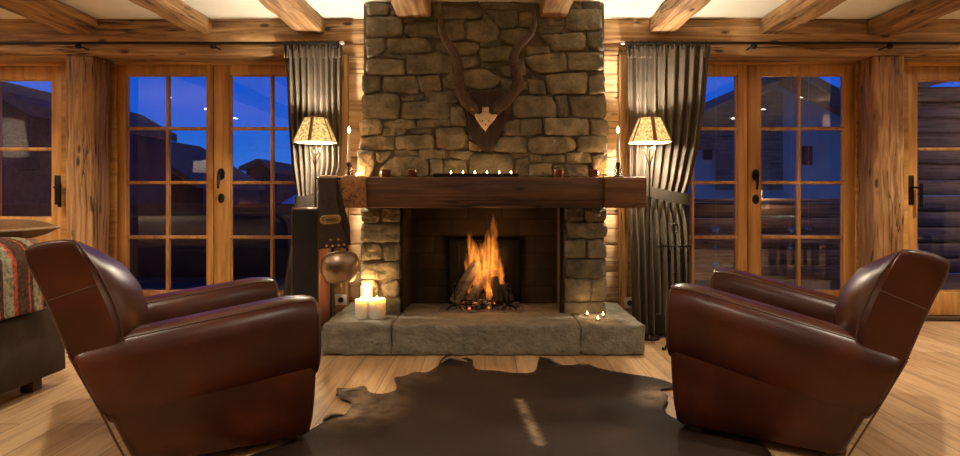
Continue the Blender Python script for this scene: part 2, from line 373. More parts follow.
def mat_ember():
    m, t, B, N, L = nodes('embers and ash'); v = coords(N, L, rand=False)
    n = N('ShaderNodeTexNoise'); n.inputs['Scale'].default_value = 22; n.inputs['Detail'].default_value = 5; L(v, n.inputs['Vector'])
    r = ramp(N, [(.35, (.02, .018, .016)), (.55, (.13, .12, .11)), (.75, (.4, .38, .36))]); L(n.outputs[0], r.inputs[0]); L(r.outputs[0], B.inputs['Base Color'])
    n2 = N('ShaderNodeTexNoise'); n2.inputs['Scale'].default_value = 30; L(v, n2.inputs['Vector']); r2 = ramp(N, [(.60, (0, 0, 0)), (.74, (1, 1, 1))]); L(n2.outputs[0], r2.inputs[0])
    ml = N('ShaderNodeMath'); ml.operation = 'MULTIPLY'; ml.inputs[1].default_value = 3; L(r2.outputs[0], ml.inputs[0]); L(ml.outputs[0], B.inputs['Emission Strength']); B.inputs['Emission Color'].default_value = (1, .22, .03, 1)
    B.inputs['Roughness'].default_value = .95; return m
M['ember'] = mat_ember()
M['ash'] = simple('grey ash', (.16, .15, .14), .95, nscale=40, namp=.6, bmp=.3)
M['split_wood'] = wood('split firewood', 0, (.05, .045, .04), (.12, .11, .10), (.20, .18, .16), rough=.8, knots=False)
M['bark'] = simple('charred bark', (.03, .024, .02), .9, nscale=40, namp=.5, bmp=.5)

# ================================================================== SETTING
def struct(o): o['kind'] = 'structure'; return o
YW = 5.0        # face of the timber wall
YD = 5.27       # face of the door leaves
def X(px, d): return (px-CX)/F*d
def Z(py, d): return H+(CY-py)/F*d

struct(MB().box(-6.3, 6.3, -3.6, 5.42, -.12, 0).build('floor', M['floor'], loc=(0, 0, 0)))
struct(MB().box(-6.4, 6.4, -3.7, 5.45, 2.40, 2.52).build('ceiling', M['plaster'], loc=(0, 0, 2.4)))
struct(MB().box(-6.42, -6.3, -3.6, 5.45, -.1, 2.42).build('wall_left', M['wall_x']))
struct(MB().box(6.3, 6.42, -3.6, 5.45, -.1, 2.42).build('wall_right', M['wall_x']))
struct(MB().box(-6.3, 6.3, -3.72, -3.6, -.1, 2.42).build('wall_front', M['wall_x']))

wb = thing('wall_back', (0, 5.2, 0), kind='structure')
mb = MB()   # boards of the wall behind the chimney
z = 0; k = 0
for hh in (.20, .235, .215, .23, .21, .24, .225, .22, .21, .14):
    for x0, x1 in ((-1.29, 1.29),):
        mb.rbox(x0, x1, YW, YW+.3, z+.002, z+hh-.002, b=.006, seg=.11, amp=.008, freq=7, seed=k)
    z += hh; k += 1
mb.build('wall_board', M['wall_x'], wb)
mb = MB(); mb.rbox(-6.3, 6.3, 4.955, 5.42, 2.222, 2.405, b=.012, seg=.2, amp=.012, freq=3, seed=3)
mb.build('top_plate', M['beam_x'], wb)
mb = MB(); mb.rbox(-6.3, 6.3, 4.985, 5.42, 2.125, 2.213, b=.01, seg=.2, amp=.008, freq=3, seed=8)
mb.build('lower_plate', M['beam_x'], wb)
mb = MB()
for x0, x1 in ((X(341, 4.98), X(348.5, 4.98)), (X(619, 4.98), X(628, 4.98))):
    mb.rbox(x0, x1, 4.965, 5.0, 0, 2.125, b=.004, seg=.3, amp=.002)
mb.build('wall_trim', M['trim_z'], wb)
mb = MB()    # skirting strip
mb.box(-3.45, -1.3, 5.38, 5.42, -.1, .02).build('sill', M['dark_wood'], wb)

# ---------------- posts
def post(x0, x1, label):
    mb = MB(); mb.rbox(x0, x1, 4.97, 5.2, 0, 2.125, b=.014, seg=.1, amp=.016, freq=4, seed=x0)
    o = mb.build('timber_post', M['beam_z'])
    tag(o, label, 'post', 'old timber posts between the glass doors')
post(X(65, 4.97), X(93.5, 4.97), 'rough old wooden post left of the left glass double door')
post(X(875, 4.97), X(905, 4.97), 'rough old wooden post right of the right glass double door')
post_trim = MB()
for x0, x1 in ((-3.395, -3.12), (3.12, 3.395)):
    post_trim.box(x0, x1, 5.2, 5.42, 0, 2.13)
post_trim.build('wall_infill', M['beam_z'], wb)

# ---------------- glass doors
def handle(parent, x, z, y=YD, long_=False):
    mb = MB()
    if long_:
        mb.rbox(x-.024, x+.024, y-.012, y, z-.12, z+.12, b=.006)
        mb.tube([(x, y-.01, z+.02), (x, y-.05, z+.02), (x+.012, y-.055, z+.02), (x+.05, y-.055, z+.015)], .009)
        mb.tube([(x+.05, y-.055, z+.05), (x+.05, y-.055, z-.14)], .014)
    else:
        mb.lathe([(.0, 0), (.03, 0), (.03, .01), (.018, .014), (0, .014)], (0, 0, 0), 14)
        mb.v = [Vector((x+v.x, y-v.z, z+v.y*1.6)) for v in mb.v]
        mb.tube([(x, y-.01, z), (x, y-.045, z), (x-.004, y-.05, z-.02), (x-.008, y-.05, z-.12)], [.010, .010, .014, .009])
        m2 = MB(); m2.lathe([(.0, 0), (.027, 0), (.027, .008), (.012, .018), (0, .018)], (0, 0, 0), 14)
        m2.v = [Vector((x+v.x, y-v.z, z-.20+v.y*1.5)) for v in m2.v]
        mb.add(m2.v, m2.f)
    o = mb.build('handle', M['iron'], parent)
    return o
def leaf(parent, x0, x1, z0, z1, gx0, gx1, gz0, gz1, vm, hm, y=YD):
    """door leaf with stiles, rails and glazing bars; glass pane is a sub-part"""
    mb = MB(); t = .06
    mb.rbox(x0, gx0, y, y+t, z0, z1, b=.005, seg=.5); mb.rbox(gx1, x1, y, y+t, z0, z1, b=.005, seg=.5)
    mb.rbox(gx0-.001, gx1+.001, y+.001, y+t, gz1, z1, b=.004, seg=.5); mb.rbox(gx0-.001, gx1+.001, y+.001, y+t, z0, gz0, b=.004, seg=.5)
    # inner bead
    for a, b_, c, d in ((gx0, gx0+.012, gz0, gz1), (gx1-.012, gx1, gz0, gz1), (gx0, gx1, gz0, gz0+.012), (gx0, gx1, gz1-.012, gz1)):
        mb.box(a, b_, y+.012, y+.045, c, d)
    for xm in vm: mb.rbox(xm-.013, xm+.013, y+.006, y+.05, gz0, gz1, b=.004, seg=.6)
    for zm in hm: mb.rbox(gx0, gx1, y+.0065, y+.05, zm-.013, zm+.013, b=.004, seg=.6)
    lf = mb.build('door_leaf', M['door_z'], parent)
    MB().box(gx0-.003, gx1+.003, y+.026, y+.032, gz0-.003, gz1+.003).build('glass_pane', M['glass'], lf, smooth=False)
    return lf
ZB = .045; GZ1 = Z(74.5, YD); GZ0 = Z(292, YD); HM = [Z(128.4, YD), Z(182.5, YD), Z(237.3, YD)]
def frame(parent, x0, x1, ztop, y=YD):
    mb = MB(); t = .075
    mb.rbox(x0, x0+t, y-.02, y+.12, 0, ztop+.07, b=.005, seg=.5); mb.rbox(x1-t, x1, y-.02, y+.12, 0, ztop+.07, b=.005, seg=.5)
    mb.rbox(x0, x1, y-.019, y+.12, ztop, ztop+.07, b=.005, seg=.5)
    o = mb.build('door_frame', M['door_x'], parent)
    MB().rbox(x0+t, x1-t, y-.03, y+.13, 0, ZB-.005, b=.004).build('threshold', M['dark_wood'], parent)
    return o
# left double door
d2 = thing('door_2', (X(214, YD), YD, 0), kind='structure')
ZT = Z(64.5, YD)
frame(d2, X(108, YD), X(332, YD), ZT)
leaf(d2, X(117.5, YD), X(213, YD), ZB, ZT, X(125.5, YD), X(207, YD), GZ0, GZ1, [X(166.8, YD)], HM)
l2 = leaf(d2, X(213.8, YD), X(323, YD), ZB, ZT, X(229.5, YD), X(311, YD), GZ0, GZ1, [X(271.5, YD)], HM)
handle(l2, X(221.5, YD), Z(174, YD))
# right double door
d3 = thing('door_3', (X(748, YD), YD, 0), kind='structure')
frame(d3, X(638, YD), X(864, YD), ZT)
leaf(d3, X(647, YD), X(747.5, YD), ZB, ZT, X(653.5, YD), X(737.5, YD), GZ0, GZ1, [X(693, YD)], HM)
l3 = leaf(d3, X(748.3, YD), X(855, YD), ZB, ZT, X(760.5, YD), X(844.5, YD), GZ0, GZ1, [X(799.8, YD)], HM)
handle(l3, X(755.5, YD), Z(175, YD))
# far left door with a timber lower panel
d1 = thing('door_1', (-4.2, YD, 0), kind='structure')
frame(d1, -4.75, X(71.5, YD), Z(66, YD))
l1 = leaf(d1, -4.675, X(64, YD), ZB, Z(66, YD), -4.56, X(52, YD), Z(218, YD), Z(79, YD), [X(0, YD)-.03], [Z(149, YD)])
l1.parent = d1
handle(l1, X(58, YD), Z(190, YD), long_=True)
d4 = thing('door_4', (4.2, YD, 0), kind='structure')
frame(d4, X(898, YD), 4.75, Z(66, YD))
l4 = leaf(d4, X(906, YD), 4.675, ZB, Z(66, YD), X(917, YD), 4.56, GZ0, Z(79.5, YD), [], [Z(149, YD)])
handle(l4, X(910.5, YD), Z(190, YD), long_=True)
infill = MB()
for s in (-1, 1): infill.box(min(s*4.75, s*6.3), max(s*4.75, s*6.3), 5.05, 5.42, 0, 2.13)
infill.build('side_infill', M['wall_x'], wb)

# ---------------- ceiling beams
bl = ['leftmost in view', 'second from the left', 'above the left curtain', 'running into the chimney above the left horn',
      'running into the chimney above the right horn', 'above the right curtain', 'second from the right', 'rightmost in view']
for i, (xc, wd) in enumerate(((-3.13, .135), (-2.205, .09), (-1.36, .105), (-.492, .115), (.475, .102), (1.365, .095), (2.235, .11), (3.09, .12))):
    y1 = 4.97 if abs(xc) > .8 else 4.50
    mb = MB(); mb.rbox(xc-wd, xc+wd, -3.6, y1, 2.285, 2.402, b=.015, seg=.13, amp=.022, freq=2.6, seed=i+1)
    tag(mb.build('ceiling_beam', M['beam_y']), 'rough hewn wooden ceiling beam, ' + bl[i], 'beam', 'hewn beams under the cream ceiling')

# ================================================================== FIREPLACE
fp = thing('stone_fireplace', (0, 4.75, .2), 'rubble stone fireplace and chimney rising to the ceiling between two glass doors', 'fireplace')
D = 4.53
mb = MB()
mb.box(-.860, X(400, D)-.004, D+.006, 4.97, .2, .97); mb.box(X(563, D)+.004, .845, D+.006, 4.97, .2, .97)
mb.box(-.860, .845, D+.006, 4.97, .97, 2.39)
mb.build('mortar', M['mortar'], fp, smooth=False)
ST = """368,4 385,3 390,8 388,15 371,16 367,10|391,6 398,4 401,15 392,15|404,19.5 434,18.5 436,21 404,22|432,5 440,4 441,18 432,18
404,4 430,4 430,17 404,17|443,7 478,6 482,13 479,19 443,19|440,2 479,2 478,5 441,5.5|480,3 520,3 519,9 482,8|487,11 517,11 518,27 500,28 492,20 487,15
448,21 466,20 466,23 449,23|484,16 489,16 491,20 482,20|367,18 401,18 403,22 402,36 372,38 367,33|405,25 410,23 440,22 441,38 408,37 404,31
445,24 464,24 464,39 450,41 445,36|466,24 490,20 499,29 498,41 482,43 466,39|480,43 500,41 500,47 480,47|502,31 520,29 532,30 529,38 515,45 500,40
366,40 383,39 385,50 378,56 368,56|388,40 424,39 433,48 430,53 390,53|436,43 445,44 450,54 436,54|452,44 475,44 480,48 472,55 458,55|480,49 512,47 510,62 482,61
386,55 408,55 408,59 386,58|367,60 404,61 405,75 385,75 367,74|408,56 440,54 454,57 452,73 408,74|363,77 380,77 380,91 366,94 363,90
385,78 416,77 420,90 416,94 383,92|417,77 440,76 441,90 422,91|424,92 455,92 459,102 432,103|443,80 452,71 455,88 445,88|400,98 423,96 424,100 403,101
362,96 399,95 399,118 364,119|402,103 440,102 450,105 449,118 403,118|461,72 485,70 500,79 494,88 475,91 463,88|482,64 495,65 496,69 484,68|497,67 512,67 512,77 501,75
462,57 477,57 479,65 462,69|500,80 514,80 514,90 503,90|451,108 462,107 468,118 466,126 452,126|470,95 500,95 500,110 470,110|470,112 500,112 498,126 474,126
568,2 581,1 581,9 568,9|582,2 599,2 600,10 583,9|565,10 600,11 601,27 599,30 568,31 564,22|547,19 563,18 563,25 548,25|537,28 562,27 562,33 540,36 537,32
520,14 532,14 533,28 520,27|534,19 546,19 546,26 535,27|539,37 583,34 586,40 584,50 552,50 545,42|587,34 602,33 603,50 589,50|526,48 548,47 549,54 527,56
524,58 548,55 565,55 566,71 552,73 536,73 526,65|567,54 602,54 604,66 602,70 568,70|530,75 543,77 542,79 530,79|528,80 543,81 545,94 530,95|544,76 585,73 588,78 585,93 548,93
588,79 598,74 604,76 604,92 590,94|514,60 523,60 525,74 514,76|516,78 526,82 527,90 516,92|555,97 565,96 567,108 565,118 558,118|568,97 605,96 606,115 603,118 573,117
512,98 530,96 552,98 557,108 556,117 514,117|543,119 587,119 588,135 545,135|521,120 541,120 541,134 520,135|591,120 607,121 608,128 607,136 591,136
529,139 570,137 576,143 576,148 565,153 532,153 528,146|578,137 606,137 607,152 578,153|543,157 564,155 565,162 545,163 541,160|567,154 588,153 592,162 568,163
593,157 607,155 608,175 596,175 592,166|530,155 540,156 541,161 530,162|530,165 551,164 552,176 530,176|564,166 587,165 588,176 563,176|553,166 562,166 562,176 553,176
361,121 366,119 381,120 383,128 379,134 361,136|384,122 400,120 416,121 416,128 385,128|418,121 435,120 436,127 418,127|384,129 396,129 396,135 384,136|397,129 406,130 405,134 398,135
410,130 418,129 432,129 431,133 412,133|361,138 393,137 394,149 380,150 360,149|396,137 430,135 434,140 433,148 397,149|359,152 375,152 376,165 371,176 359,176
377,154 391,152 389,158 382,162 377,160|396,151 417,152 417,155 397,155|419,150 434,150 435,158 420,158|381,168 395,157 425,157 428,164 428,176 379,176|431,160 442,160 443,176 431,176
437,129 462,128 468,137 464,146 452,149 437,147|436,120 450,120 450,126 436,126|436,151 445,151 444,158 437,158|448,152 472,152 471,158 463,160 450,156|444,161 466,161 467,171 467,176 443,176
470,155 484,153 508,154 513,160 514,176 469,176|469,129 500,129 498,142 470,140|470,142 482,148 480,151 470,150|494,147 500,138 518,137 526,140 526,152 496,151|503,124 508,122 519,120 519,135 503,135
516,160 528,157 529,163 528,176 516,176|362,209 380,209 379,219 376,222 363,221|383,209 399.5,209 399.5,221 384,221|362,224 399.5,225 399.5,241 362,241
362,244 376,243 382,247 381,258 362,259|385,246 399.5,244 399.5,259 386,260|361,264 399,262 399,276 381,279 361,278|361,281 374,279 379,286 377,298 361,298
382,284 398,280 400,291 397,296 385,296|362,300 399.5,299 399.5,313 362,313|565,208 583,208 583,220 566,221|585,209 605,208 606,219 598,221 586,221
567,223 605,223 607,229 606,236 600,238 569,238|565,241 584,240 585,250 583,257 566,257|587,241 602,240 606,248 606,257 589,257|567,260 605,259 606,264 605,277 567,277
566,279 590,279 590,300 566,301|592,279 605.5,278 605.5,300 592,300|565,303 605,303 605,313.5 565,313.5
364,178 385,178 385,190 364,190|388,178 420,178 420,191 388,191|423,178 455,178 455,190 423,190|458,178 500,178 500,191 458,191|503,178 540,178 540,190 503,190|543,178 575,178 575,191 543,191|578,178 606,178 606,191 578,191
364,193 398,193 398,206 364,206|401,193 440,193 440,205 401,205|443,193 480,193 480,205 443,205|483,193 520,193 520,205 483,205|523,193 560,193 560,205 523,205|563,193 606,193 606,205 563,205"""
mb = MB()
rows = [s for line in ST.splitlines() for s in line.split('|')]
for si, s in enumerate(rows):
    pts = [tuple(float(a) for a in q.split(',')) for q in s.split()]
    edge = min(p[0] for p in pts) < 370 or max(p[0] for p in pts) > 597
    w = [Vector((X(a, D), 0, Z(b, D))) for a, b in pts]
    # the stones grow a little to narrow the joints, then the outline is resampled and rounded
    c = sum(w, Vector())/len(w)
    ex = max(abs(p.x-c.x) for p in w); ez = max(abs(p.z-c.z) for p in w)
    w = [c+Vector(((p.x-c.x)*(1+.008/ex), 0, (p.z-c.z)*(1+.008/ez))) for p in w]
    per = []; n = 40
    seg = [(w[(i+1) % len(w)]-w[i]).length for i in range(len(w))]; tot = sum(seg)
    for k in range(n):
        u = tot*k/n; i = 0
        while u > seg[i]: u -= seg[i]; i += 1
        per.append(w[i].lerp(w[(i+1) % len(w)], u/seg[i]))
    for _ in range(1): per = [per[i]*.5+(per[i-1]+per[(i+1) % n])*.25 for i in range(n)]
    per = [p+Vector((noise.noise(p*35+Vector((si, 0, 0))), 0, noise.noise(p*35+Vector((0, si, 9)))))*.006 for p in per]
    bul = min(.030, .5*ez)*random.uniform(.5, 1.1); tx, tz = random.uniform(-.06, .06), random.uniform(-.12, .12)
    rings = []
    yb = 4.965 if edge else D+.03
    for sc, dy in ((.98, yb-D), (1.0, .012), (.992, -.006), (.965, -.5*bul-.006), (.89, -.85*bul-.008), (.66, -bul-.008), (.4, -bul*1.06-.008), (.15, -bul*1.05-.008)):
        ring = []
        for p in per:
            q = c+(p-c)*sc
            y = D+dy
            if dy < 0:
                q2 = Vector((q.x, si*.37, q.z))
                y += tx*(q.x-c.x)+tz*(q.z-c.z)+(noise.noise(q2*14)*.016+noise.noise(q2*38)*.007+abs(noise.noise(Vector((q.x*5, si, q.z*26))))*.010)*min(1, -dy/.012)
            ring.append(Vector((q.x, y, q.z)))
        rings.append(ring)
    mb.loft(rings, False, True)
mb.build('stonework', M['stone'], fp, angle=70)
# firebox
mb = MB(); xl, xr = X(400, D), X(563, D); xl2, xr2 = -.57, .585
mb.add([(xl, D+.03, .2), (xl2, 4.94, .2), (xl2, 4.94, 1.0), (xl, D+.03, 1.0), (xr, D+.03, .2), (xr2, 4.94, .2), (xr2, 4.94, 1.0), (xr, D+.03, 1.0)],
       [(0, 1, 2, 3), (4, 7, 6, 5), (1, 5, 6, 2), (3, 2, 6, 7)])
mb.build('firebox_lining', M['brick'], fp, smooth=False, solid=.006)
mb = MB(); mb.rbox(X(448, 4.9), X(521, 4.9), 4.895, 4.925, .2, .70, b=.008, seg=.1)
for i in range(4): mb.tube([(-.2+.1*i, 4.893, .3), (-.2+.1*i, 4.893, .66)], .004)
mb.build('fireback', M['iron'], fp)
mb = MB()
for xa in (xl, xr-.022): MB().rbox(xa, xa+.022, D-.005, D+.03, .201, .945, b=.003).build('opening_frame', M['iron'], fp)

# hearth: three stone blocks
he = thing('stone_hearth', (0, 4.5, 0), 'raised rough grey stone hearth under the fireplace', 'hearth')
def slab(x0, x1, seed):
    mb = MB(); mb.rbox(x0, x1, 4.105, 4.955, .002, .198, b=.014, seg=.03, amp=.010, freq=11, seed=seed, pull=.6)
    for v in mb.v:
        if v.y < 4.16: v.y += (noise.noise(v*26)*.014+noise.noise(v*60)*.006)
        if v.z > .17: v.z = min(v.z, .2)
    mb.build('hearth_block', M['hearth'], he, angle=80)
slab(-1.05, X(391, 4.1)-.001, 1); slab(X(391, 4.1)+.001, X(581, 4.1)-.001, 2); slab(X(581, 4.1)+.001, 1.03, 3)

# mantel
mt = thing('wooden_mantel', (0, 4.4, .95), 'thick dark wooden mantel beam with lighter end blocks across the stone chimney', 'mantel')
ZM0, ZM1 = .947, 1.153
mb = MB(); mb.rbox(X(366, 4.27), X(605, 4.27), 4.275, 4.50, ZM0, ZM1, b=.008, seg=.09, amp=.006, freq=4); mb.build('mantel_beam', M['mantel'], mt)
for x0, x1, s in ((X(337, 4.25), X(366, 4.25), -1), (X(605, 4.25), X(647, 4.25), 1)):
    mb = MB(); mb.rbox(x0, x1, 4.25, 4.49, ZM0-.001, ZM1+.001, b=.007, seg=.07, amp=.005, freq=7, seed=s)
    mb.build('end_block', M['mantel_end'] if s < 0 else wood('mantel right block', 0, (.10, .045, .018), (.185, .088, .036), (.25, .125, .055), rough=.5, knots=False), mt)

# ---------------- fire
YF = 4.74
logs = [((455, 303, YF-.10), (478, 262, YF+.02), .040, .8, 'pale split log leaning to the right at the front left of the fire'),
        ((470, 302, YF-.06), (489, 271, YF+.04), .034, .8, 'split log leaning on the taller pale log in the fire'),
        ((510, 302, YF-.02), (488, 262, YF+.10), .042, .2, 'charred log leaning to the left at the right of the fire'),
        ((462, 300, YF+.03), (508, 298, YF+.03), .036, .2, 'charred log lying low across the back of the fire'),
        ((500, 303, YF-.08), (494, 277, YF-.02), .030, .2, 'short charred log upright at the front right of the fire')]
for a, b, r, pale, lab in logs:
    p, q = P(*a), P(*b); p.z = max(p.z, .245); q.z = max(q.z, .25)
    ax = (q-p).normalized(); u = ax.cross(Vector((0, 1, 0))).normalized(); w = ax.cross(u)
    rings = []
    for i in range(9):
        t = i/8; c = p.lerp(q, t); ring = []
        for j in range(10):
            an = 2*PI*j/10; rr = r*(1.0 if j % 5 else 1.3)*(.95+.12*noise.noise(Vector((t*3, j, r*90))))*(1 if 0 < i < 8 else .93)
            if 2 < j < 8: rr *= .78
            ring.append(c+(u*math.cos(an)+w*math.sin(an))*rr)
        rings.append(ring)
    mb = MB(); mb.loft(rings); o = mb.build('firewood_log', M['split_wood'] if pale > .5 else M['bark'], angle=25)
    tag(o, lab, 'log', 'burning logs')
mb = MB()
for i in range(260):
    a = random.gauss(0, .085); b_ = random.gauss(0, .05); s = random.uniform(.008, .022)
    c = Vector((X(482, YF)+a, YF-.02+b_, .203+s*.6+.035*math.exp(-(a/.12)**2)*random.random()))
    mb.add([c+Vector(v)*s+Vector([random.uniform(-.3, .3)*s for _ in range(3)]) for v in ((-1,-1,-1),(1,-1,-1),(1,1,-1),(-1,1,-1),(-1,-1,1),(1,-1,1),(1,1,1),(-1,1,1))],
           [(0,3,2,1),(4,5,6,7),(0,1,5,4),(1,2,6,5),(2,3,7,6),(3,0,4,7)])
tag(mb.build('embers', M['ember'], smooth=False), 'glowing embers and coals under the burning logs', 'embers', kind='stuff')
mb = MB()
def ashf(u, v):
    x = X(482, YF)+(u-.5)*.62; y = YF-.03+(v-.5)*.30; r = math.hypot((u-.5)*2, (v-.5)*2)
    return Vector((x, y, .2005+max(0, 1-r**2)*.018*(1+1.2*noise.noise(Vector((x*30, y*30, 0))))))
mb.grid(ashf, 50, 26)
tag(mb.build('ash', M['ash']), 'grey ash spread around the fire on the hearth', 'ash', kind='stuff')
fire = thing('fire', P(482, 300, YF), 'tall orange flames rising from the burning logs', 'fire')
fire.location.z = .24
def flame(pts, seed):
    """pts: (px, py, half width px)"""
    d = YF+(seed % 3-1)*.025
    c = spline([P(a, b, d) for a, b, _ in pts], 7); r = spline([Vector((w, 0, 0)) for *_, w in pts], 7)
    rings = []
    for i, (p, q) in enumerate(zip(c, r)):
        rad = max(.0006, q.x/F*d*1.0); wob = Vector((noise.noise(Vector((p.z*22, seed, 0)))*.010, noise.noise(Vector((p.z*20, seed, 9)))*.012, 0))*min(1, i/6)
        rings.append([p+wob+Vector((math.cos(2*PI*j/12)*rad, math.sin(2*PI*j/12)*rad*1.25, 0)) for j in range(12)])
    MB().loft(rings).build('flame', M['flame'], fire)
flame([(478, 292, 3), (476, 276, 6), (474, 258, 5.5), (470, 243, 3), (467.5, 231, .3)], 1)
flame([(470, 286, 2.5), (469, 272, 4), (467, 262, 2.5), (466, 252, .3)], 2)
flame([(490, 292, 4), (489, 272, 7), (490, 252, 6), (492, 235, 3.6), (493, 222, 2), (494, 211, .3)], 3)
flame([(482, 288, 3), (482, 268, 5), (481, 254, 3.5), (480, 240, .3)], 4)
flame([(499, 292, 3), (499, 276, 4), (498, 264, 3.5), (496, 253, 2), (494, 243, .3)], 5)
flame([(475, 299, 3), (477, 290, 3.5), (481, 279, 2), (484, 272, .3)], 6)
flame([(489, 300, 2.5), (488, 290, 3.5), (485, 280, 2), (484, 272, .3)], 7)
flame([(502, 299, 3), (501, 292, 4), (503, 286, 2.4), (502, 278, .3)], 8)
flame([(471, 299, 2.5), (471, 292, 3.4), (469, 286, 2), (471, 281, .3)], 9)
flame([(494, 296, 2.5), (492, 288, 2.6), (493, 279, 1.5), (492, 272, .3)], 10)
flame([(473, 270, 3), (472, 256, 4), (472, 245, 3.4), (471, 238, 2), (470.5, 231, .3)], 11)
flame([(477, 272, 3), (477, 258, 3.6), (476, 248, 2.4), (475, 240, .3)], 12)
flame([(486, 268, 3.5), (486, 252, 4.5), (487, 238, 3.2), (488, 228, .3)], 13)
flame([(494, 270, 4), (495, 254, 4.2), (495, 240, 3), (496, 228, 1.6), (496, 219, .3)], 14)
flame([(501, 284, 3), (502, 272, 3), (500, 262, 2), (499, 254, .3)], 15)
l = bpy.data.lights.new('fire_light', 'POINT'); l.energy = 3.6; l.color = (1, .42, .12); l.shadow_soft_size = .09
b = bpy.data.objects.new('fire_light', l); COL.objects.link(b); b.location = P(485, 262, YF-.06)

# andirons
def andiron(px, lab, s):
    p = P(px, 304, YF-.12); x, y = p.x, p.y; t = thing('andiron', (x, y, .2), lab, 'andiron', 'iron andirons')
    mb = MB(); mb.tube([(x, y, .232), (x, y, .34), (x, y, .345)], [.011, .007, .012]); mb.lathe([(.0, .30), (.012, .302), (.012, .31), (0, .312)], (x, y, 0), 10)
    mb.build('upright', M['iron'], t)
    mb = MB(); mb.tube([(x+.022*math.sin(a), y, .368+.022*math.cos(a)) for a in [2*PI*i/18 for i in range(19)]], .005, 6)
    mb.lathe([(0, .388), (.008, .393), (.006, .402), (0, .406)], (x, y, 0), 8); mb.build('ring', M['iron'], t)
    for sg in (-1, 1):
        mb = MB(); mb.tube(spline([(x, y, .24), (x+sg*.02, y-.01, .238), (x+sg*.042, y-.02, .222), (x+sg*.055, y-.028, .208)], 5), .006, 6); mb.build('foot', M['iron'], t)
    mb = MB(); mb.tube([(x, y, .236), (x, y+.16, .236), (x, y+.16, .206)], .007, 6); mb.build('log_bar', M['iron'], t)
andiron(454.8, 'black iron andiron with ring finial at the left of the fire', -1)
andiron(509, 'black iron andiron with ring finial at the right of the fire', 1)
mb = MB(); y = YF-.125
for zz in (.245, .272): mb.tube([(X(461, y), y, zz), (X(503, y), y, zz)], .004, 6)
for i in range(9): mb.tube([(X(461+i*5.25, y), y, .203), (X(461+i*5.25, y), y, .285)], .0035, 6)
tag(mb.build('fire_grate', M['iron']), 'low black iron grate holding the embers between the andirons', 'grate')

# ================================================================== ON THE MANTEL
def point(name, loc, e, col=(1, .5, .18), r=.012):
    l = bpy.data.lights.new(name, 'POINT'); l.energy = e; l.color = col; l.shadow_soft_size = r
    b = bpy.data.objects.new(name, l); COL.objects.link(b); b.location = loc; return b
def flame_mesh(parent, x, y, z, h=.03, r=.006):
    return MB().lathe([(.0008, 0), (r*.8, h*.15), (r, h*.32), (r*.7, h*.6), (r*.25, h*.88), (.0004, h)], (x, y, z), 10).build('flame', M['candle_flame'], parent)
# tray with tealights
yt = 4.36
tl = [451, 463, 475, 487, 499.3, 511]
mb = MB(); x0, x1 = X(434, yt), X(518, yt)
mb.rbox(x0, x1, yt-.035, yt+.035, ZM1+.002, ZM1+.012, b=.003); mb.box(x0, x1, yt-.038, yt-.034, ZM1+.004, ZM1+.026); mb.box(x0, x1, yt+.034, yt+.038, ZM1+.004, ZM1+.022)
mb.box(x0-.003, x0, yt-.038, yt+.038, ZM1+.004, ZM1+.026); mb.box(x1, x1+.003, yt-.038, yt+.038, ZM1+.004, ZM1+.026)
tag(mb.build('candle_tray', M['iron']), 'long narrow dark tray of tealights on the mantel', 'tray')
M['tealight_cup'] = simple('tealight cup', (.6, .58, .55), .3, 1)
def tealight(x, y, z, lab, group, e=.22):
    t = thing('tealight', (x, y, z), lab, 'candle', group)
    MB().lathe([(.019, 0), (.0195, .014), (.0185, .014), (.018, .010)], (x, y, z), 16).build('cup', M['tealight_cup'], t)
    MB().lathe([(.001, .002), (.018, .002), (.018, .010), (.001, .010)], (x, y, z), 16).build('wax', M['wax'], t)
    flame_mesh(t, x, y, z+.012, .022, .005)
    point('tealight_glow', (x, y, z+.03), e); return t
for i, px in enumerate(tl):
    tealight(X(px, yt), yt, ZM1+.0125, 'lit tealight on the mantel tray, %s' % ['leftmost of the row', 'second from the left of the row', 'third from the left of the row', 'third from the right of the row', 'second from the right of the row', 'rightmost of the row'][i], 'tealights in the mantel tray', .28)
# amber votive glasses
M['amber'] = simple('dark amber glass', (.13, .035, .012), .15, 0, coat=.6, nscale=90, namp=.5, bmp=.3)
for i, (px, lab) in enumerate(((386, 'small brown glass votive holder at the far left of the mantel'), (412, 'small brown glass votive holder on the mantel, second from the left'),
                               (558.5, 'small brown glass votive holder on the mantel right of the tealights'), (593.5, 'small brown glass votive holder on the mantel nearest the right candlestick'))):
    x = X(px, 4.37); t = thing('votive_holder', (x, 4.37, ZM1), lab, 'candle holder', 'brown votive glasses on the mantel')
    MB().lathe([(.0, .003), (.032, .003), (.036, .02), (.036, .05), (.033, .054), (.031, .05), (.030, .012), (0, .012)], (x, 4.37, ZM1), 18, False).build('glass_cup', M['amber'], t)
    MB().lathe([(.0005, .012), (.028, .012), (.028, .030), (.0005, .030)], (x, 4.37, ZM1), 14).build('wax', M['wax'], t)
    if i in (1, 2): flame_mesh(t, x, 4.37, ZM1+.032, .018, .004); point('votive_glow', (x, 4.37, ZM1+.060), .12)
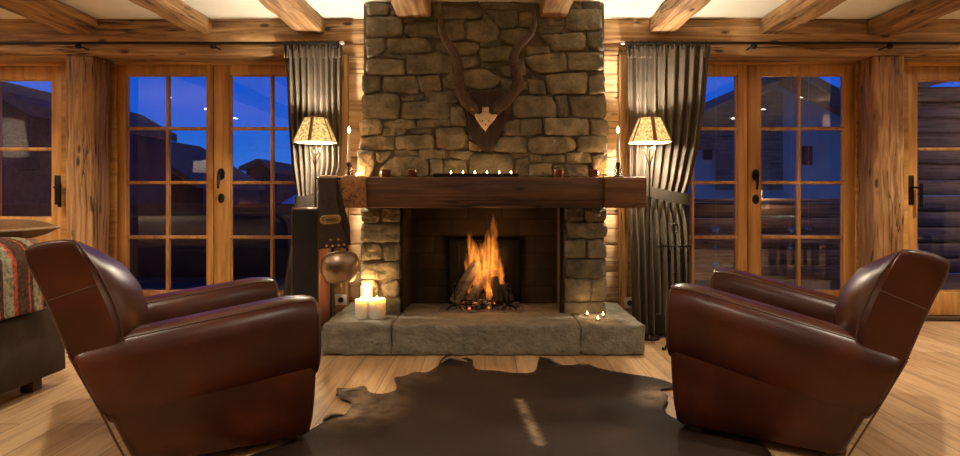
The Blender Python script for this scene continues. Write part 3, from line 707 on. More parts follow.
# candlesticks
def candlestick(px, lab):
    y = 4.36; x = X(px, y); t = thing('candlestick', (x, y, ZM1), lab, 'candlestick', 'candlesticks on the mantel ends')
    mb = MB(); mb.lathe([(.0, .002), (.036, .002), (.038, .008), (.012, .016), (.008, .05), (.014, .09), (.016, .102), (.010, .104)], (x, y, ZM1), 14, False); mb.build('stem', M['bronze'], t)
    mb = MB()
    for k in range(34):     # cone scales around the stem
        a = k*2.4; zz = .012+k*.0024; r = .027*(1-.45*zz/.09)
        c = Vector((x+r*math.cos(a), y+r*math.sin(a), ZM1+zz)); o_ = Vector((math.cos(a), math.sin(a), .5)).normalized(); s_ = Vector((-math.sin(a), math.cos(a), 0))
        tip = c+o_*.014
        mb.add([c+s_*.007, c-s_*.007, tip, c+Vector((0, 0, .007)), c-Vector((0, 0, .005))], [(0, 1, 3), (0, 3, 2), (3, 1, 2), (0, 2, 4), (4, 2, 1), (0, 4, 1)])
    mb.build('cone_ornament', M['iron'], t, smooth=False)
    MB().lathe([(.001, .10), (.0105, .10), (.0095, .30), (.006, .303), (.001, .300)], (x, y, ZM1), 14).build('candle', M['wax'], t)
    flame_mesh(t, x, y, ZM1+.304, .046, .0105); point('candle_glow', (x, y, ZM1+.335), 2.4, r=.01)
candlestick(349, 'tall white candle in dark cone shaped holder on the left mantel end')
candlestick(618, 'tall white candle in dark cone shaped holder on the right mantel end')
for px_, y_, lab in ((356.5, 4.46, 'tealight behind the left candlestick on the mantel end'), (613, 4.46, 'tealight behind the right candlestick on the mantel end')): tealight(X(px_, y_), y_, ZM1+.002, lab, 'tealights at the back of the mantel ends', 4.0)
# horned trophy
tr = thing('horn_trophy', P(485, 120, 4.46), 'long spiral antelope horns on a dark wooden shield on the chimney', 'trophy')
sh = [(464, 94), (466, 91.5), (471, 88.5), (477, 90.5), (485, 91.5), (493, 90.5), (499, 87.5), (504, 91), (507, 95), (506, 104), (505, 116), (503, 129), (498, 141), (491, 149), (486, 152.5), (481, 150), (474, 143), (469, 132), (467, 118), (465, 104)]
mb = MB(); ys = 4.485
def shr(sc, y): return [Vector((X(485+(a-485)*sc, D), y, Z(120+(b-120)*sc, D))) for a, b in sh]
mb.loft([shr(1, ys), shr(1.0, ys-.015), shr(.96, ys-.028), shr(.9, ys-.030), shr(.86, ys-.026), shr(.3, ys-.03)]); mb.build('shield', M['shield'], tr, angle=50)
M['bone'] = simple('bone', (.82, .66, .44), .6, nscale=30, namp=.2, bmp=.3)
sk = [(474.5, 114.5), (479, 115.5), (482, 114), (482.2, 108.3), (488.6, 108.3), (489, 114), (492, 115.5), (497, 115.5), (494.5, 119.5), (489, 125.5), (485.5, 131), (481.5, 126.5), (476.5, 119.5)]
def skr(sc, y): return [Vector((X(485.5+(a-485.5)*sc, 4.45), y, Z(117+(b-117)*sc, 4.45))) for a, b in sk]
mb = MB(); mb.loft([skr(1.02, ys-.024), skr(1.05, ys-.085), skr(.9, ys-.105), skr(.45, ys-.112)]); mb.build('skull', M['bone'], tr)
for a, b in ((485.7, 112), (482.3, 121), (488.5, 121), (485.5, 124.5)): mb = MB(); mb.lathe([(.0005, -.004), (.005, -.003), (.005, .003), (.0005, .004)], (0, 0, 0), 8); n_ = 0; c = P(a, b, 4.38); mb.v[n_:] = [Vector((c.x+v.x, ys-.110+v.z*.6, c.z+v.y)) for v in mb.v[n_:]]; mb.build('screw', M['iron'], tr)
M['horn'] = simple('ridged horn', (.075, .045, .030), .5, nscale=70, namp=.5, bmp=.6)
HL = [(477, 112, 4.43, 4.5), (472.5, 107.5, 4.38, 5.8), (465.5, 99.5, 4.34, 6), (459.5, 86, 4.31, 5.6), (459, 68, 4.30, 4.9), (454, 53, 4.31, 4.3), (445, 39, 4.32, 3.7), (441, 25, 4.31, 2.9), (442.5, 10, 4.30, 1.2)]
HR = [(494, 112, 4.43, 4.5), (499, 107, 4.38, 5.8), (508, 98.5, 4.34, 6), (517, 85, 4.31, 5.6), (515.5, 71, 4.30, 4.9), (513.5, 58, 4.30, 4.5), (519, 46, 4.31, 4), (529, 36, 4.32, 3.5), (534, 25, 4.31, 2.7), (533.5, 7, 4.30, 1.1)]
for hh in (HL, HR):
    c = spline([P(a, b, d) for a, b, d, _ in hh], 9); r = spline([Vector((w/F*4.33*.92, 0, 0)) for *_, w in hh], 9)
    rr = [max(.002, q.x*1.12*(1+.05*math.sin(i*1.9)*(1-i/len(r)))) for i, q in enumerate(r)]
    MB().tube(c, rr, 12).build('horn', M['horn'], tr, angle=80)

# ================================================================== CURTAINS, RODS, LAMPS
ROD_Y, ROD_Z = 4.85, Z(43, 4.85)
def rod(x0, x1, brs, fin, lab):
    t = thing('curtain_rod', ((x0+x1)/2, ROD_Y, ROD_Z), lab, 'curtain rod')
    MB().tube([(x0, ROD_Y, ROD_Z), (x1, ROD_Y, ROD_Z)], .011, 10).build('pole', M['iron'], t)
    mb = MB(); mb.lathe([(.0005, -.02), (.013, -.016), (.017, 0), (.013, .016), (.0005, .02)], (0, 0, 0), 12); mb.v = [Vector((fin+v.z, ROD_Y+v.x, ROD_Z+v.y)) for v in mb.v]; mb.build('finial', M['steel'], t)
    for bx in brs:
        x = X(bx, ROD_Y); mb = MB(); mb.tube([(x, ROD_Y, ROD_Z-.02), (x, 4.99, ROD_Z-.02)], .006, 8)
        mb.lathe([(.0005, -.040), (.018, -.034), (.024, -.02), (.020, -.004), (.012, .004), (.0005, .006)], (x, ROD_Y, ROD_Z-.006), 14)
        mb.build('bracket', M['iron'], t)
rod(-5.2, X(340, ROD_Y), (78, 213, 336), X(342, ROD_Y), 'thin black curtain rod over the left glass doors')
rod(X(625, ROD_Y), 5.2, (632, 754, 890), X(622.5, ROD_Y), 'thin black curtain rod over the right glass doors')

def curtain(keys, nf, sgn, lab, tie, seed):
    """keys: (z, x left px, x right px, y centre, fold amplitude), top to bottom"""
    z0, z1 = keys[0][0], keys[-1][0]
    def at(z):
        for a, b in zip(keys, keys[1:]):
            if z >= b[0]: t = (a[0]-z)/(a[0]-b[0]); t = t*t*(3-2*t) if False else t; return [a[i]+(b[i]-a[i])*t for i in range(5)]
        return list(keys[-1])
    def fn(u, v):
        z = z0+(z1-z0)*v; _, xa, xb, yc, am = at(z)
        ph = 2*PI*nf*(u+.012*noise.noise(Vector((u*9, seed, z*1.3))))
        f = math.sin(ph)+.35*math.sin(2*ph+1)+.5*noise.noise(Vector((u*11, z*1.1, seed)))
        x = xa+(xb-xa)*u+.25*am*math.cos(ph)*(1-abs(2*u-1))
        return Vector((X(0, 1)*0+x, yc+am*f, z+.004*math.sin(ph*.5)*(1 if v < .02 else 0)))
    t = thing('curtain', ((keys[0][1]+keys[0][2])/2, 4.85, 0), lab, 'curtain', 'grey brown curtains beside the fireplace')
    MB().grid(fn, 300, 70).build('cloth', M['curtain'], t, angle=180, solid=.003)
    # heading pleats
    def fh(u, v):
        z = ROD_Z-.012-.10*v; _, xa, xb, yc, am = at(z0)
        ph = 2*PI*nf*u; return Vector((xa-.008+(xb-xa+.016)*u, yc-.006+.024*math.sin(ph)**3-.006*math.sin(3*ph)+.003, z))
    MB().grid(fh, 300, 6).build('pleated_heading', M['curtain'], t, angle=180, solid=.004)
    nr = 10
    for k in range(nr):
        x = keys[0][1]+(keys[0][2]-keys[0][1])*(k+.5)/nr
        MB().tube([(x, ROD_Y+.017*math.sin(a), ROD_Z+.017*math.cos(a)) for a in [2*PI*i/12 for i in range(13)]], .0028, 5).build('ring', M['iron'], t)
    # tie band wrapped round the gathered cloth
    (xa, za), (xb, zb) = tie; rings = []
    for side in (-1, 1):
        for i in range(21):
            q = i/20 if side < 0 else 1-i/20
            x = xa+(xb-xa)*q; zz = za+(zb-za)*q-.02*math.sin(PI*q); y = at(zz)[3]+side*.085*math.sin(PI*q)**.4
            rings.append([Vector((x, y, zz-.042)), Vector((x, y+side*.006, zz-.042)), Vector((x, y+side*.006, zz+.042)), Vector((x, y, zz+.042))])
    rings.append(rings[0]); MB().loft(rings, False, False).build('tie_band', M['tie'], t, angle=60)
    return t
def xr_(px, d): return X(px, d)
curtain([(ROD_Z-.03, X(284.5, 4.85), X(341, 4.85), 4.86, .022), (1.6, X(287.5, 4.84), X(341, 4.84), 4.85, .028), (1.25, X(292, 4.84), X(341, 4.84), 4.84, .030), (1.04, X(297, 4.83), X(332, 4.83), 4.83, .030),
         (.97, X(298, 4.82), X(330, 4.82), 4.82, .030), (.80, X(293, 4.80), X(332, 4.80), 4.80, .032), (.35, X(283, 4.76), X(334, 4.76), 4.77, .034), (.015, X(279, 4.74), X(336, 4.74), 4.75, .036)],
        9, 1, 'grey brown curtain tied back behind the lamp left of the fireplace', ((X(292, 4.75), .98), (X(334, 4.75), 1.06)), 3)
curtain([(ROD_Z-.03, X(628, 4.85), X(710, 4.85), 4.86, .022), (1.75, X(629, 4.84), X(706, 4.84), 4.85, .028), (1.4, X(630, 4.84), X(699, 4.84), 4.84, .032), (1.15, X(630, 4.83), X(691, 4.83), 4.83, .034), (1.02, X(630, 4.80), X(686, 4.80), 4.82, .034),
         (.97, X(630, 4.80), X(686, 4.80), 4.81, .034), (.80, X(630, 4.78), X(690, 4.78), 4.78, .036), (.35, X(634, 4.66), X(693, 4.66), 4.72, .046), (.015, X(636, 4.6), X(692, 4.6), 4.68, .052)],
        8.5, -1, 'grey brown curtain tied back behind the fire tools right of the fireplace', ((X(633, 4.72), 1.11), (X(694, 4.72), 1.0)), 5)

def floor_lamp(px, lab, g='matching lamps with patterned shades'):
    y = 4.60; x = X(px, y); t = thing('floor_lamp', (x, y, 0), lab, 'lamp', g)
    MB().lathe([(.0005, .002), (.075, .002), (.072, .012), (.02, .02), (.010, .03), (.0005, .03)], (x, y, 0), 20).build('base', M['bronze'], t)
    MB().tube([(x, y, .025), (x, y, 1.22), (x, y, 1.34)], [.007, .007, .004], 8).build('pole', M['bronze'], t)
    mb = MB()
    for k in range(7):      # iron twigs under the shade
        a = 2*PI*k/7; r = .035+.02*(k % 3)/2
        mb.tube(spline([(x, y, 1.22), (x+r*.4*math.cos(a), y+r*.4*math.sin(a), 1.28), (x+r*math.cos(a), y+r*math.sin(a), 1.33+.02*(k % 2)), (x+r*1.25*math.cos(a+.4), y+r*1.25*math.sin(a+.4), 1.37)], 4), [.003]*12+[.0015], 5)
        c = (x+r*1.1*math.cos(a+.2), y+r*1.1*math.sin(a+.2), 1.345); mb.lathe([(.0005, 0), (.005, .006), (.0005, .014)], c, 6)
    mb.build('twig_ornament', M['bronze'], t)
    zt, zb = Z(118, y), Z(142.5, y); rt, rb = 9.5/F*y*1.155, 19.2/F*y*1.155
    def ring(r, z, ex=0): return [Vector((x+(r+ex)*math.cos(-PI/2+k*PI/3), y+(r+ex)*math.sin(-PI/2+k*PI/3), z)) for k in range(6)]
    MB().loft([ring(rb, zb), ring(rt, zt)], False, False).build('lamp_shade', M['shade'], t, smooth=False, solid=.002)
    mb = MB(); a, b = ring(rb, zb, .002), ring(rt, zt, .002)
    for k in range(6): mb.tube([a[k], b[k]], .005 if k else .013, 6)
    for rg in (a, b): mb.tube(rg+[rg[0]], .003, 6)
    mb.build('shade_ribs', M['tie'] if False else simple('shade rib', (.20, .10, .045), .6), t)
    MB().lathe([(.0005, 0), (.014, .01), (.022, .035), (.014, .06), (.0005, .065)], (x, y, 1.44), 12).build('bulb', M['bulb'], t)
    point('lamp_light', (x, y, 1.545), 48, (1, .84, .62), .02)
    point('lamp_light', (x, y, 1.425), 30, (1, .86, .64), .02)
floor_lamp(315.5, 'lit lamp with tapered patterned shade in front of the left curtain')
floor_lamp(649.5, 'lit lamp with tapered patterned shade in front of the right curtain')

# ================================================================== HEARTH ITEMS
hc = [(361.5, 319, .042, 4.33, 299, 'white pillar candle on the hearth, front left of the cluster of three'),
      (377, 318.5, .058, 4.35, 298.5, 'wide white pillar candle on the hearth, right one of the cluster of three'),
      (366.5, 315, .041, 4.46, 285.5, 'tallest white pillar candle at the back of the cluster of three on the hearth')]
M['lit_wax'] = simple('candle wax', (.90, .84, .70), .45, nscale=6, namp=.03)
b_ = M['lit_wax'].node_tree.nodes['Principled BSDF']; b_.inputs['Subsurface Weight'].default_value = .6; b_.inputs['Subsurface Radius'].default_value = (.06, .035, .015); b_.inputs['Subsurface Scale'].default_value = 1
for px, py, r, d, top, lab in hc:
    x = X(px, d); h = Z(top, d)-.2; t = thing('pillar_candle', (x, d, .2), lab, 'candle', 'pillar candles on the hearth')
    n = 28; prof = [(.001, .0005), (r*.98, .0005), (r, .006), (r, h-.006), (r*.94, h), (r*.86, h-.004), (r*.80, h-.022), (.001, h-.026)]
    MB().lathe(prof, (x, d, .2), n).build('wax_body', M['lit_wax'], t)
    MB().tube([(x, d, .2+h-.026), (x+.001, d, .2+h-.012)], .0012, 6).build('wick', M['iron'], t)
    flame_mesh(t, x, d, .2+h-.014, .032, .007)
    point('candle_glow', (x, d, .2+h+.020), 1.7, (1, .52, .2), .012)
for px, py, lab in ((587.3, 316, 'lit tealight on the right of the hearth, nearest the stone pillar'), (603, 317, 'lit tealight on the right of the hearth, furthest right'), (598, 321, 'lit tealight on the right of the hearth, nearest the front edge')):
    p = PF(px, py, .2); tealight(p.x, p.y, .201, lab, 'tealights on the hearth', .35)

# cow bell on a broad leather strap
M['strap'] = simple('dark brown strap leather', (.045, .028, .018), .6, nscale=30, namp=.3, bmp=.3)
M['bellmetal'] = simple('worn bronze bell metal', (.42, .33, .25), .33, 1, nscale=14, namp=.35)
M['brass'] = simple('brass', (.6, .45, .2), .35, 1)
YB = 4.19
bell = thing('cow_bell', P(339, 283, YB), 'large bronze cow bell hanging on a broad studded leather strap from the mantel', 'bell')
def strap(edge_l, edge_r, y, th=.008):
    mb = MB(); rings = []
    n = 24
    for i in range(n+1):
        t = i/n; k = t*(len(edge_l)-1); j = min(int(k), len(edge_l)-2); f_ = k-j
        a = Vector(edge_l[j]).lerp(Vector(edge_l[j+1]), f_); b = Vector(edge_r[j]).lerp(Vector(edge_r[j+1]), f_)
        p, q = P(a.x, a.y, y), P(b.x, b.y, y); bow = -.012*math.sin(PI*t)
        rings.append([p+Vector((0, bow, 0)), q+Vector((0, bow, 0)), q+Vector((0, bow+th, 0)), p+Vector((0, bow+th, 0))])
    return mb.loft(rings)
strap([(318.5, 178, 0), (318.5, 200, 0), (318, 225, 0), (319, 249, 0)], [(336, 178, 0), (337, 200, 0), (342, 225, 0), (348, 247, 0)], YB).build('strap', M['strap'], bell, angle=50)
strap([(326, 178, 0), (330, 200, 0), (333, 225, 0), (334, 247, 0)], [(337, 178, 0), (344, 205, 0), (350, 225, 0), (350.5, 245, 0)], YB+.05).build('strap', M['strap'], bell, angle=50)
mb = MB()   # fold over the top, hung on a wooden peg of the mantel
tp = [P(318.5, 178, YB), P(336, 178, YB)]
mb.loft([[tp[0]+Vector((0, .03-.03*math.cos(a), .018*math.sin(a))), tp[1]+Vector((0, .03-.03*math.cos(a), .018*math.sin(a))), tp[1]+Vector((0, .03-.022*math.cos(a), .010*math.sin(a))), tp[0]+Vector((0, .03-.022*math.cos(a), .010*math.sin(a)))] for a in [PI*i/10 for i in range(11)]])
mb.build('strap_fold', M['beige'], bell, angle=50)
mb = MB(); mb.tube([P(316.5, 178.5, YB+.03), P(340, 178.5, YB+.03), P(340, 178.5, YB+.10)], .007, 8); mb.build('peg', M['iron'], bell)
# name plate with stitched rim and raised letters
mb = MB(); c = P(330.5, 219.5, YB-.016); w_, h_ = 10.6/F*YB, 4.4/F*YB
def stad(s, y):
    o_ = []
    for i in range(28):
        a = 2*PI*i/28; ca, sa = math.cos(a), math.sin(a); xx = (w_-h_)*(1 if ca > 0 else -1)+h_*ca if abs(ca) > .05 else (w_-h_)*ca/.05*.9
        o_.append(Vector((c.x+xx*s+(.0), y, c.z+h_*sa*s+xx*s*.06)))
    return o_
mb.loft([stad(1, c.y+.004), stad(1, c.y-.003), stad(.93, c.y-.005), stad(.84, c.y-.005), stad(.82, c.y-.002)]); mb.build('name_plate', M['brass'], bell, angle=40)
mb = MB()      # worn raised script, too worn to read
def stroke(pp): mb.tube([Vector((c.x+a, c.y-.005, c.z+b_+a*.06)) for a, b_ in pp], .0014, 5)
stroke([(-.044+.010*math.cos(q), .008+.009*math.sin(q)) for q in [PI*.2+i*.35 for i in range(10)]]); stroke([(-.050+.011*math.cos(q), -.009+.008*math.sin(q)) for q in [PI*.6-i*.4 for i in range(10)]])
stroke([(-.030+.0015*i, .009*math.sin(i*.95)-.002) for i in range(46)]); stroke([(-.028, -.015), (.0, -.017), (.045, -.013)]); stroke([(.046, -.010), (.047, .014)])
mb.build('lettering', M['iron'], bell)
mb = MB()
for a, b in ((330.6, 240), (338.2, 239.5), (326.5, 246), (332.5, 246), (338.5, 245.2), (344, 244.8)):
    q = P(a, b, YB-.010); n0 = len(mb.v); mb.lathe([(.0085, 0), (.0075, .004), (.0045, .007), (.0005, .008)], (0, 0, 0), 10); mb.v[n0:] = [Vector((q.x+v.x, q.y-v.z+.004, q.z+v.y)) for v in mb.v[n0:]]
mb.build('stud', M['brass'], bell)
mb = MB(); cb = P(340, 268, YB+.03); R = 19.5/F*YB
prof = [(.30, .110), (.62, .104), (.86, .082), (.98, .045), (1.0, .01), (.93, -.03), (.80, -.068), (.72, -.090), (.68, -.092), (.70, -.07), (.86, -.03), (.9, .01), (.85, .05)]
mb.loft([[Vector((cb.x+R*r*math.cos(a), cb.y+R*.72*r*math.sin(a), cb.z+zz*1.0)) for a in [2*PI*j/32 for j in range(32)]] for r, zz in prof], True, False)
for v in mb.v: v.z += .06*(v.x-cb.x)
mb.build('bell_body', M['bellmetal'], bell, angle=60)
mb = MB(); mb.tube([cb+Vector((0, 0, .06)), cb+Vector((.002, 0, -.10)), cb+Vector((.002, 0, -.125))], [.004, .007, .009], 8); mb.build('clapper', M['brass'], bell)
mb = MB(); mb.tube(spline([cb+Vector((-.045, 0, .095)), cb+Vector((-.04, 0, .135)), cb+Vector((.04, 0, .135)), cb+Vector((.045, 0, .095))], 6), .008, 8); mb.build('bell_loop', M['iron'], bell)

# loudspeaker
M['grille'] = mat_fabric('charcoal grille cloth', (.022, .021, .022), (.036, .034, .036), 500)
sp_ = thing('loudspeaker', (X(305, 4.3), 4.45, 0), 'tall slim floor speaker with charcoal cloth front left of the fireplace', 'speaker')
x0, x1 = X(291, 4.3), X(319, 4.3); zt = Z(208, 4.3)
MB().rbox(x0, x1, 4.31, 4.62, .01, zt, b=.005, seg=.4).build('cabinet', wood('walnut cabinet', 2, (.09, .03, .014), (.15, .055, .025), (.2, .08, .04), rough=.35, knots=False, cracks=False, bmp=.05), sp_)
MB().rbox(x0+.008, x1-.008, 4.298, 4.312, .04, zt-.010, b=.006, seg=.3).build('grille', M['grille'], sp_)
for a in (x0+.02, x1-.02):
    for b in (4.33, 4.6): MB().lathe([(.0005, 0), (.01, 0), (.012, .012), (.0005, .012)], (a, b, 0), 8).build('foot', M['iron'], sp_)

# fire tools
ft = thing('fire_tool_stand', (X(675, 4.36), 4.36, 0), 'black wrought iron stand with hanging fire tools by the right curtain', 'fire tools')
x, y = X(675, 4.36), 4.36; s = 4.36/F
zc = Z(246, y)
mb = MB(); mb.tube([(x, y, .06), (x, y, zc+.02), (x, y, Z(235, y))], .006, 8)
for zz in (.3, .5, zc): mb.lathe([(.0005, -.012), (.012, -.006), (.012, .006), (.0005, .012)], (x, y, zz), 10)
mb.build('post', M['iron'], ft)
mb = MB(); mb.tube([(x+.022*math.sin(a), y, Z(228, y)+.028*math.cos(a)) for a in [2*PI*i/20 for i in range(21)]], .005, 6); mb.build('ring_handle', M['iron'], ft)
mb = MB(); mb.tube([(X(659, y), y, zc), (X(690, y), y, zc)], .006, 8)
mb.tube([(x, y-.09, zc), (x, y+.09, zc)], .005, 8)
for px in (659, 690): mb.lathe([(.0005, -.012), (.011, -.004), (.011, .006), (.0005, .014)], (X(px, y), y, zc), 10)
mb.build('cross_bar', M['iron'], ft)
for a in (PI*1.25, PI*1.85, PI*.5):
    mb = MB(); dx, dy = math.cos(a), math.sin(a)
    mb.tube(spline([(x, y, .10), (x+dx*.03, y+dy*.03, .085), (x+dx*.09, y+dy*.09, .05), (x+dx*.13, y+dy*.13, .010), (x+dx*.155, y+dy*.155, .008), (x+dx*.16, y+dy*.16, .022)], 5), .008, 8); mb.build('foot', M['iron'], ft)
def tool(px, dy, kind, lab):
    tx = X(px, y+dy); ty = y+dy; t = thing('fire_'+kind, (tx, ty, .1), lab, 'fire tool', 'fire tools hung on the iron stand')
    mb = MB(); mb.tube([(tx+.013*math.sin(a), ty-.012, zc-.004+.014*math.cos(a)) for a in [2*PI*i/12 for i in range(13)]], .0035, 6)
    mb.tube([(tx, ty-.012, zc-.018), (tx, ty-.012, zc-.05), (tx, ty-.012, zc-.06), (tx, ty-.012, zc-.10), (tx, ty-.012, zc-.11), (tx, ty-.012, .22)], [.005, .010, .005, .010, .005, .005], 8)
    mb.build('handle', M['iron'], t)
    mb = MB()
    if kind == 'poker': mb.tube([(tx, ty-.012, .22), (tx, ty-.012, .08)], [.005, .002], 6); mb.tube([(tx, ty-.012, .14), (tx+.03, ty-.012, .12)], [.004, .002], 6)
    elif kind == 'shovel':
        mb.grid(lambda u, v: Vector((tx+(u-.5)*.09, ty-.012+.02*(2*u-1)**2-.015*v, .23-.15*v)), 8, 8)
    elif kind == 'brush':
        for k in range(40):
            a = k*2.39; r = .022*math.sqrt(k/40); mb.tube([(tx+r*.5*math.cos(a), ty-.012+r*.5*math.sin(a), .23), (tx+r*1.3*math.cos(a), ty-.012+r*1.3*math.sin(a), .10)], .002, 4)
    else:
        for q in (-1, 1): mb.tube(spline([(tx, ty-.012, .30), (tx+q*.03, ty-.012, .24), (tx+q*.028, ty-.012, .12), (tx+q*.006, ty-.012, .08)], 4), .004, 6)
    mb.build({'poker': 'tip', 'shovel': 'blade', 'brush': 'bristles', 'tongs': 'jaws'}[kind], M['iron'], t, solid=.002 if kind == 'shovel' else 0)
tool(661.5, 0, 'shovel', 'black fire shovel hanging leftmost on the iron stand')
tool(669.5, 0, 'poker', 'black poker hanging left of the centre post of the iron stand')
tool(680.5, 0, 'tongs', 'black fire tongs hanging right of the centre post of the iron stand')
tool(687.5, 0, 'brush', 'black fire brush hanging rightmost on the iron stand')

# sockets
def socket(px, py, n, lab):
    c = P(px, py, YW-.002); w = .04*n; t = thing('wall_socket', c, lab, 'socket')
    MB().rbox(c.x-w, c.x+w, YW-.052, YW-.012, c.z-.04, c.z+.04, b=.004).build('cover', M['white_plastic'], t)
    mb = MB()
    for k in range(n):
        cx_ = c.x+(k-(n-1)/2)*.075; n0 = len(mb.v); mb.lathe([(.022, 0), (.022, .003), (.018, .003), (.0005, .001)], (0, 0, 0), 16); mb.v[n0:] = [Vector((cx_+v.x, YW-.052-v.z, c.z+v.y)) for v in mb.v[n0:]]
    mb.build('outlet', M['grille'], t)
socket(628.5, 302, 1, 'single white wall socket on the timber wall right of the hearth')
socket(337.5, 299, 2, 'double wall socket on the timber wall under the cow bell')

# ================================================================== COWHIDE RUG
out = [(324, 424), (331, 419), (343, 417), (352, 409), (349, 404), (341, 402), (336.4, 397.2), (345, 395.8), (356, 394.2), (365.3, 392.8), (369, 397.5), (380, 399), (391, 396.7), (397, 392), (394.2, 381), (403, 379.5), (414.8, 375.7), (428, 375.5), (436.6, 371.8), (440.5, 363.9), (448.5, 361), (460, 364),
       (472, 365), (475, 371.8), (498, 374.5), (518, 376.2), (533.6, 375.7), (539.5, 363.9), (547.4, 361.9), (553, 366.6), (562, 369.5), (573, 370.6), (581, 367.8), (588, 369), (595, 371.8), (616.7, 375.7), (630, 378), (644, 379.7), (664, 383.6), (676, 389), (660, 393), (668, 402), (664, 413), (684, 424), (712, 424), (741, 432), (757, 441), (769, 453), (775, 470), (772, 500), (735, 545), (640, 580), (520, 588), (400, 580), (300, 560), (225, 520), (215, 485), (245, 460), (285, 446)]
outw = [PF(a, b) for a, b in out]
pol = [Vector((p.x, p.y, 0)) for p in spline(outw+[outw[0]], 4)[:-1]]
cen = Vector((.05, 2.6, 0)); mb = MB(); NR = 26; n = len(pol)
from mathutils.geometry import delaunay_2d_cdt
def inside(x, y):
    r = False; j = n-1
    for i in range(n):
        a, b_ = pol[i], pol[j]
        if (a.y > y) != (b_.y > y) and x < (b_.x-a.x)*(y-a.y)/(b_.y-a.y)+a.x: r = not r
        j = i
    return r
def edge_dist(x, y):
    best = 9
    for i in range(n):
        a, b_ = pol[i], pol[(i+1) % n]; dx_, dy_ = b_.x-a.x, b_.y-a.y; L2 = dx_*dx_+dy_*dy_+1e-12
        t_ = max(0, min(1, ((x-a.x)*dx_+(y-a.y)*dy_)/L2)); best = min(best, math.hypot(x-a.x-dx_*t_, y-a.y-dy_*t_))
    return best
pts2 = [Vector((p.x, p.y)) for p in pol]; gs = .027; xs_ = [p.x for p in pol]; ys_ = [p.y for p in pol]; iy = 0; yy = min(ys_)
while yy < max(ys_):
    xx = min(xs_)+(gs/2 if iy % 2 else 0)
    while xx < max(xs_):
        if inside(xx, yy) and edge_dist(xx, yy) > .013: pts2.append(Vector((xx, yy)))
        xx += gs
    yy += gs*.87; iy += 1
res_ = delaunay_2d_cdt(pts2, [(i, (i+1) % n) for i in range(n)], [], 1, 1e-5)
vs = []; pale = []
for q2 in res_[0]:
    q = Vector((q2[0], q2[1], 0)); dist = edge_dist(q.x, q.y)
    z = .010+.003*noise.noise(q*3)
    e_ = max(0, 1-dist/.12)
    if q.y > 3.0: z += e_**2*(.012+.018*noise.noise(Vector((q.x*6, q.y*6, 0))))
    z = max(z, .006)
    for cx_, cy_, hgt in ((336.4, 396.7, .02), (362, 393.5, .02), (448, 361.5, .02), (541, 364, .018), (552, 366, .012), (466, 364, .025)):
        cc = PF(cx_, cy_); dd = math.hypot(q.x-cc.x, q.y-cc.y)
        if dd < .13: z += hgt*(1-dd/.13)**2
    vs.append(Vector((q.x, q.y, z)))
    a, b_ = PF(519, 402), PF(540, 446); ab = b_-a; ab.z = 0; tt = max(0, min(1, (q-a).dot(ab)/ab.dot(ab))); qq = a+ab*tt; ds = math.hypot(q.x-qq.x, q.y-qq.y)
    pl = max(0, 1-ds/.030)*.8
    e1 = PF(350, 405); pl = max(pl, max(0, 1-math.hypot(q.x-e1.x, (q.y-e1.y)*.8)/.34)*.7, max(0, 1-(q-PF(668, 400)).length/.22)*.8, max(0, 1-(q-PF(410, 379)).length/.2)*.25)  # broad left patch paints the bright highlight into the hide colour
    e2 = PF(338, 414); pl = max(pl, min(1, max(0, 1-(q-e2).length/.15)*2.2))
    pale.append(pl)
mb.add(vs, [tuple(f_) for f_ in res_[2]])
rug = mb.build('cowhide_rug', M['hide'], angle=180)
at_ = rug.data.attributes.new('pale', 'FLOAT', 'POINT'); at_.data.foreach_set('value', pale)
m_ = rug.modifiers.new('solid', 'SOLIDIFY'); m_.thickness = .004; m_.offset = -1
rug.data.materials.append(M['hide_back']); m_.material_offset_rim = 1; m_.material_offset = 1
tag(rug, 'dark brown cowhide rug with curling edges in front of the hearth', 'rug')

# rolled-over edges that show the pale underside
for path, r in (([(336, 398), (345, 396.8), (356, 395.2), (366, 393.6)], .016), ([(441, 366), (449, 362.5), (460, 364.5), (472, 367)], .015), ([(543, 365.5), (549, 363), (556, 366.5), (565, 369.5)], .011), ([(574, 371), (582, 368.5), (590, 370), (596, 372.5)], .010), ([(324, 423), (331, 420), (343, 418)], .010)):
    c_ = spline([PF(a, b) for a, b in path], 6); rings = []
    for i, p in enumerate(c_):
        k = math.sin(PI*(i+.6)/(len(c_)+.2)); rr = r*(.35+.65*k); t_ = (c_[min(i+1, len(c_)-1)]-c_[max(i-1, 0)]).normalized(); nrm = Vector((t_.y, -t_.x, 0))
        rings.append([p+Vector((0, 0, .008+rr))+(-nrm*math.cos(q)+Vector((0, 0, 1))*math.sin(q))*rr for q in [-PI*.5+PI*1.35*j/9 for j in range(10)]])
    MB().loft(rings, False, False, closed=False).build('curled_edge', M['hide_back'], rug, angle=180, solid=.003)

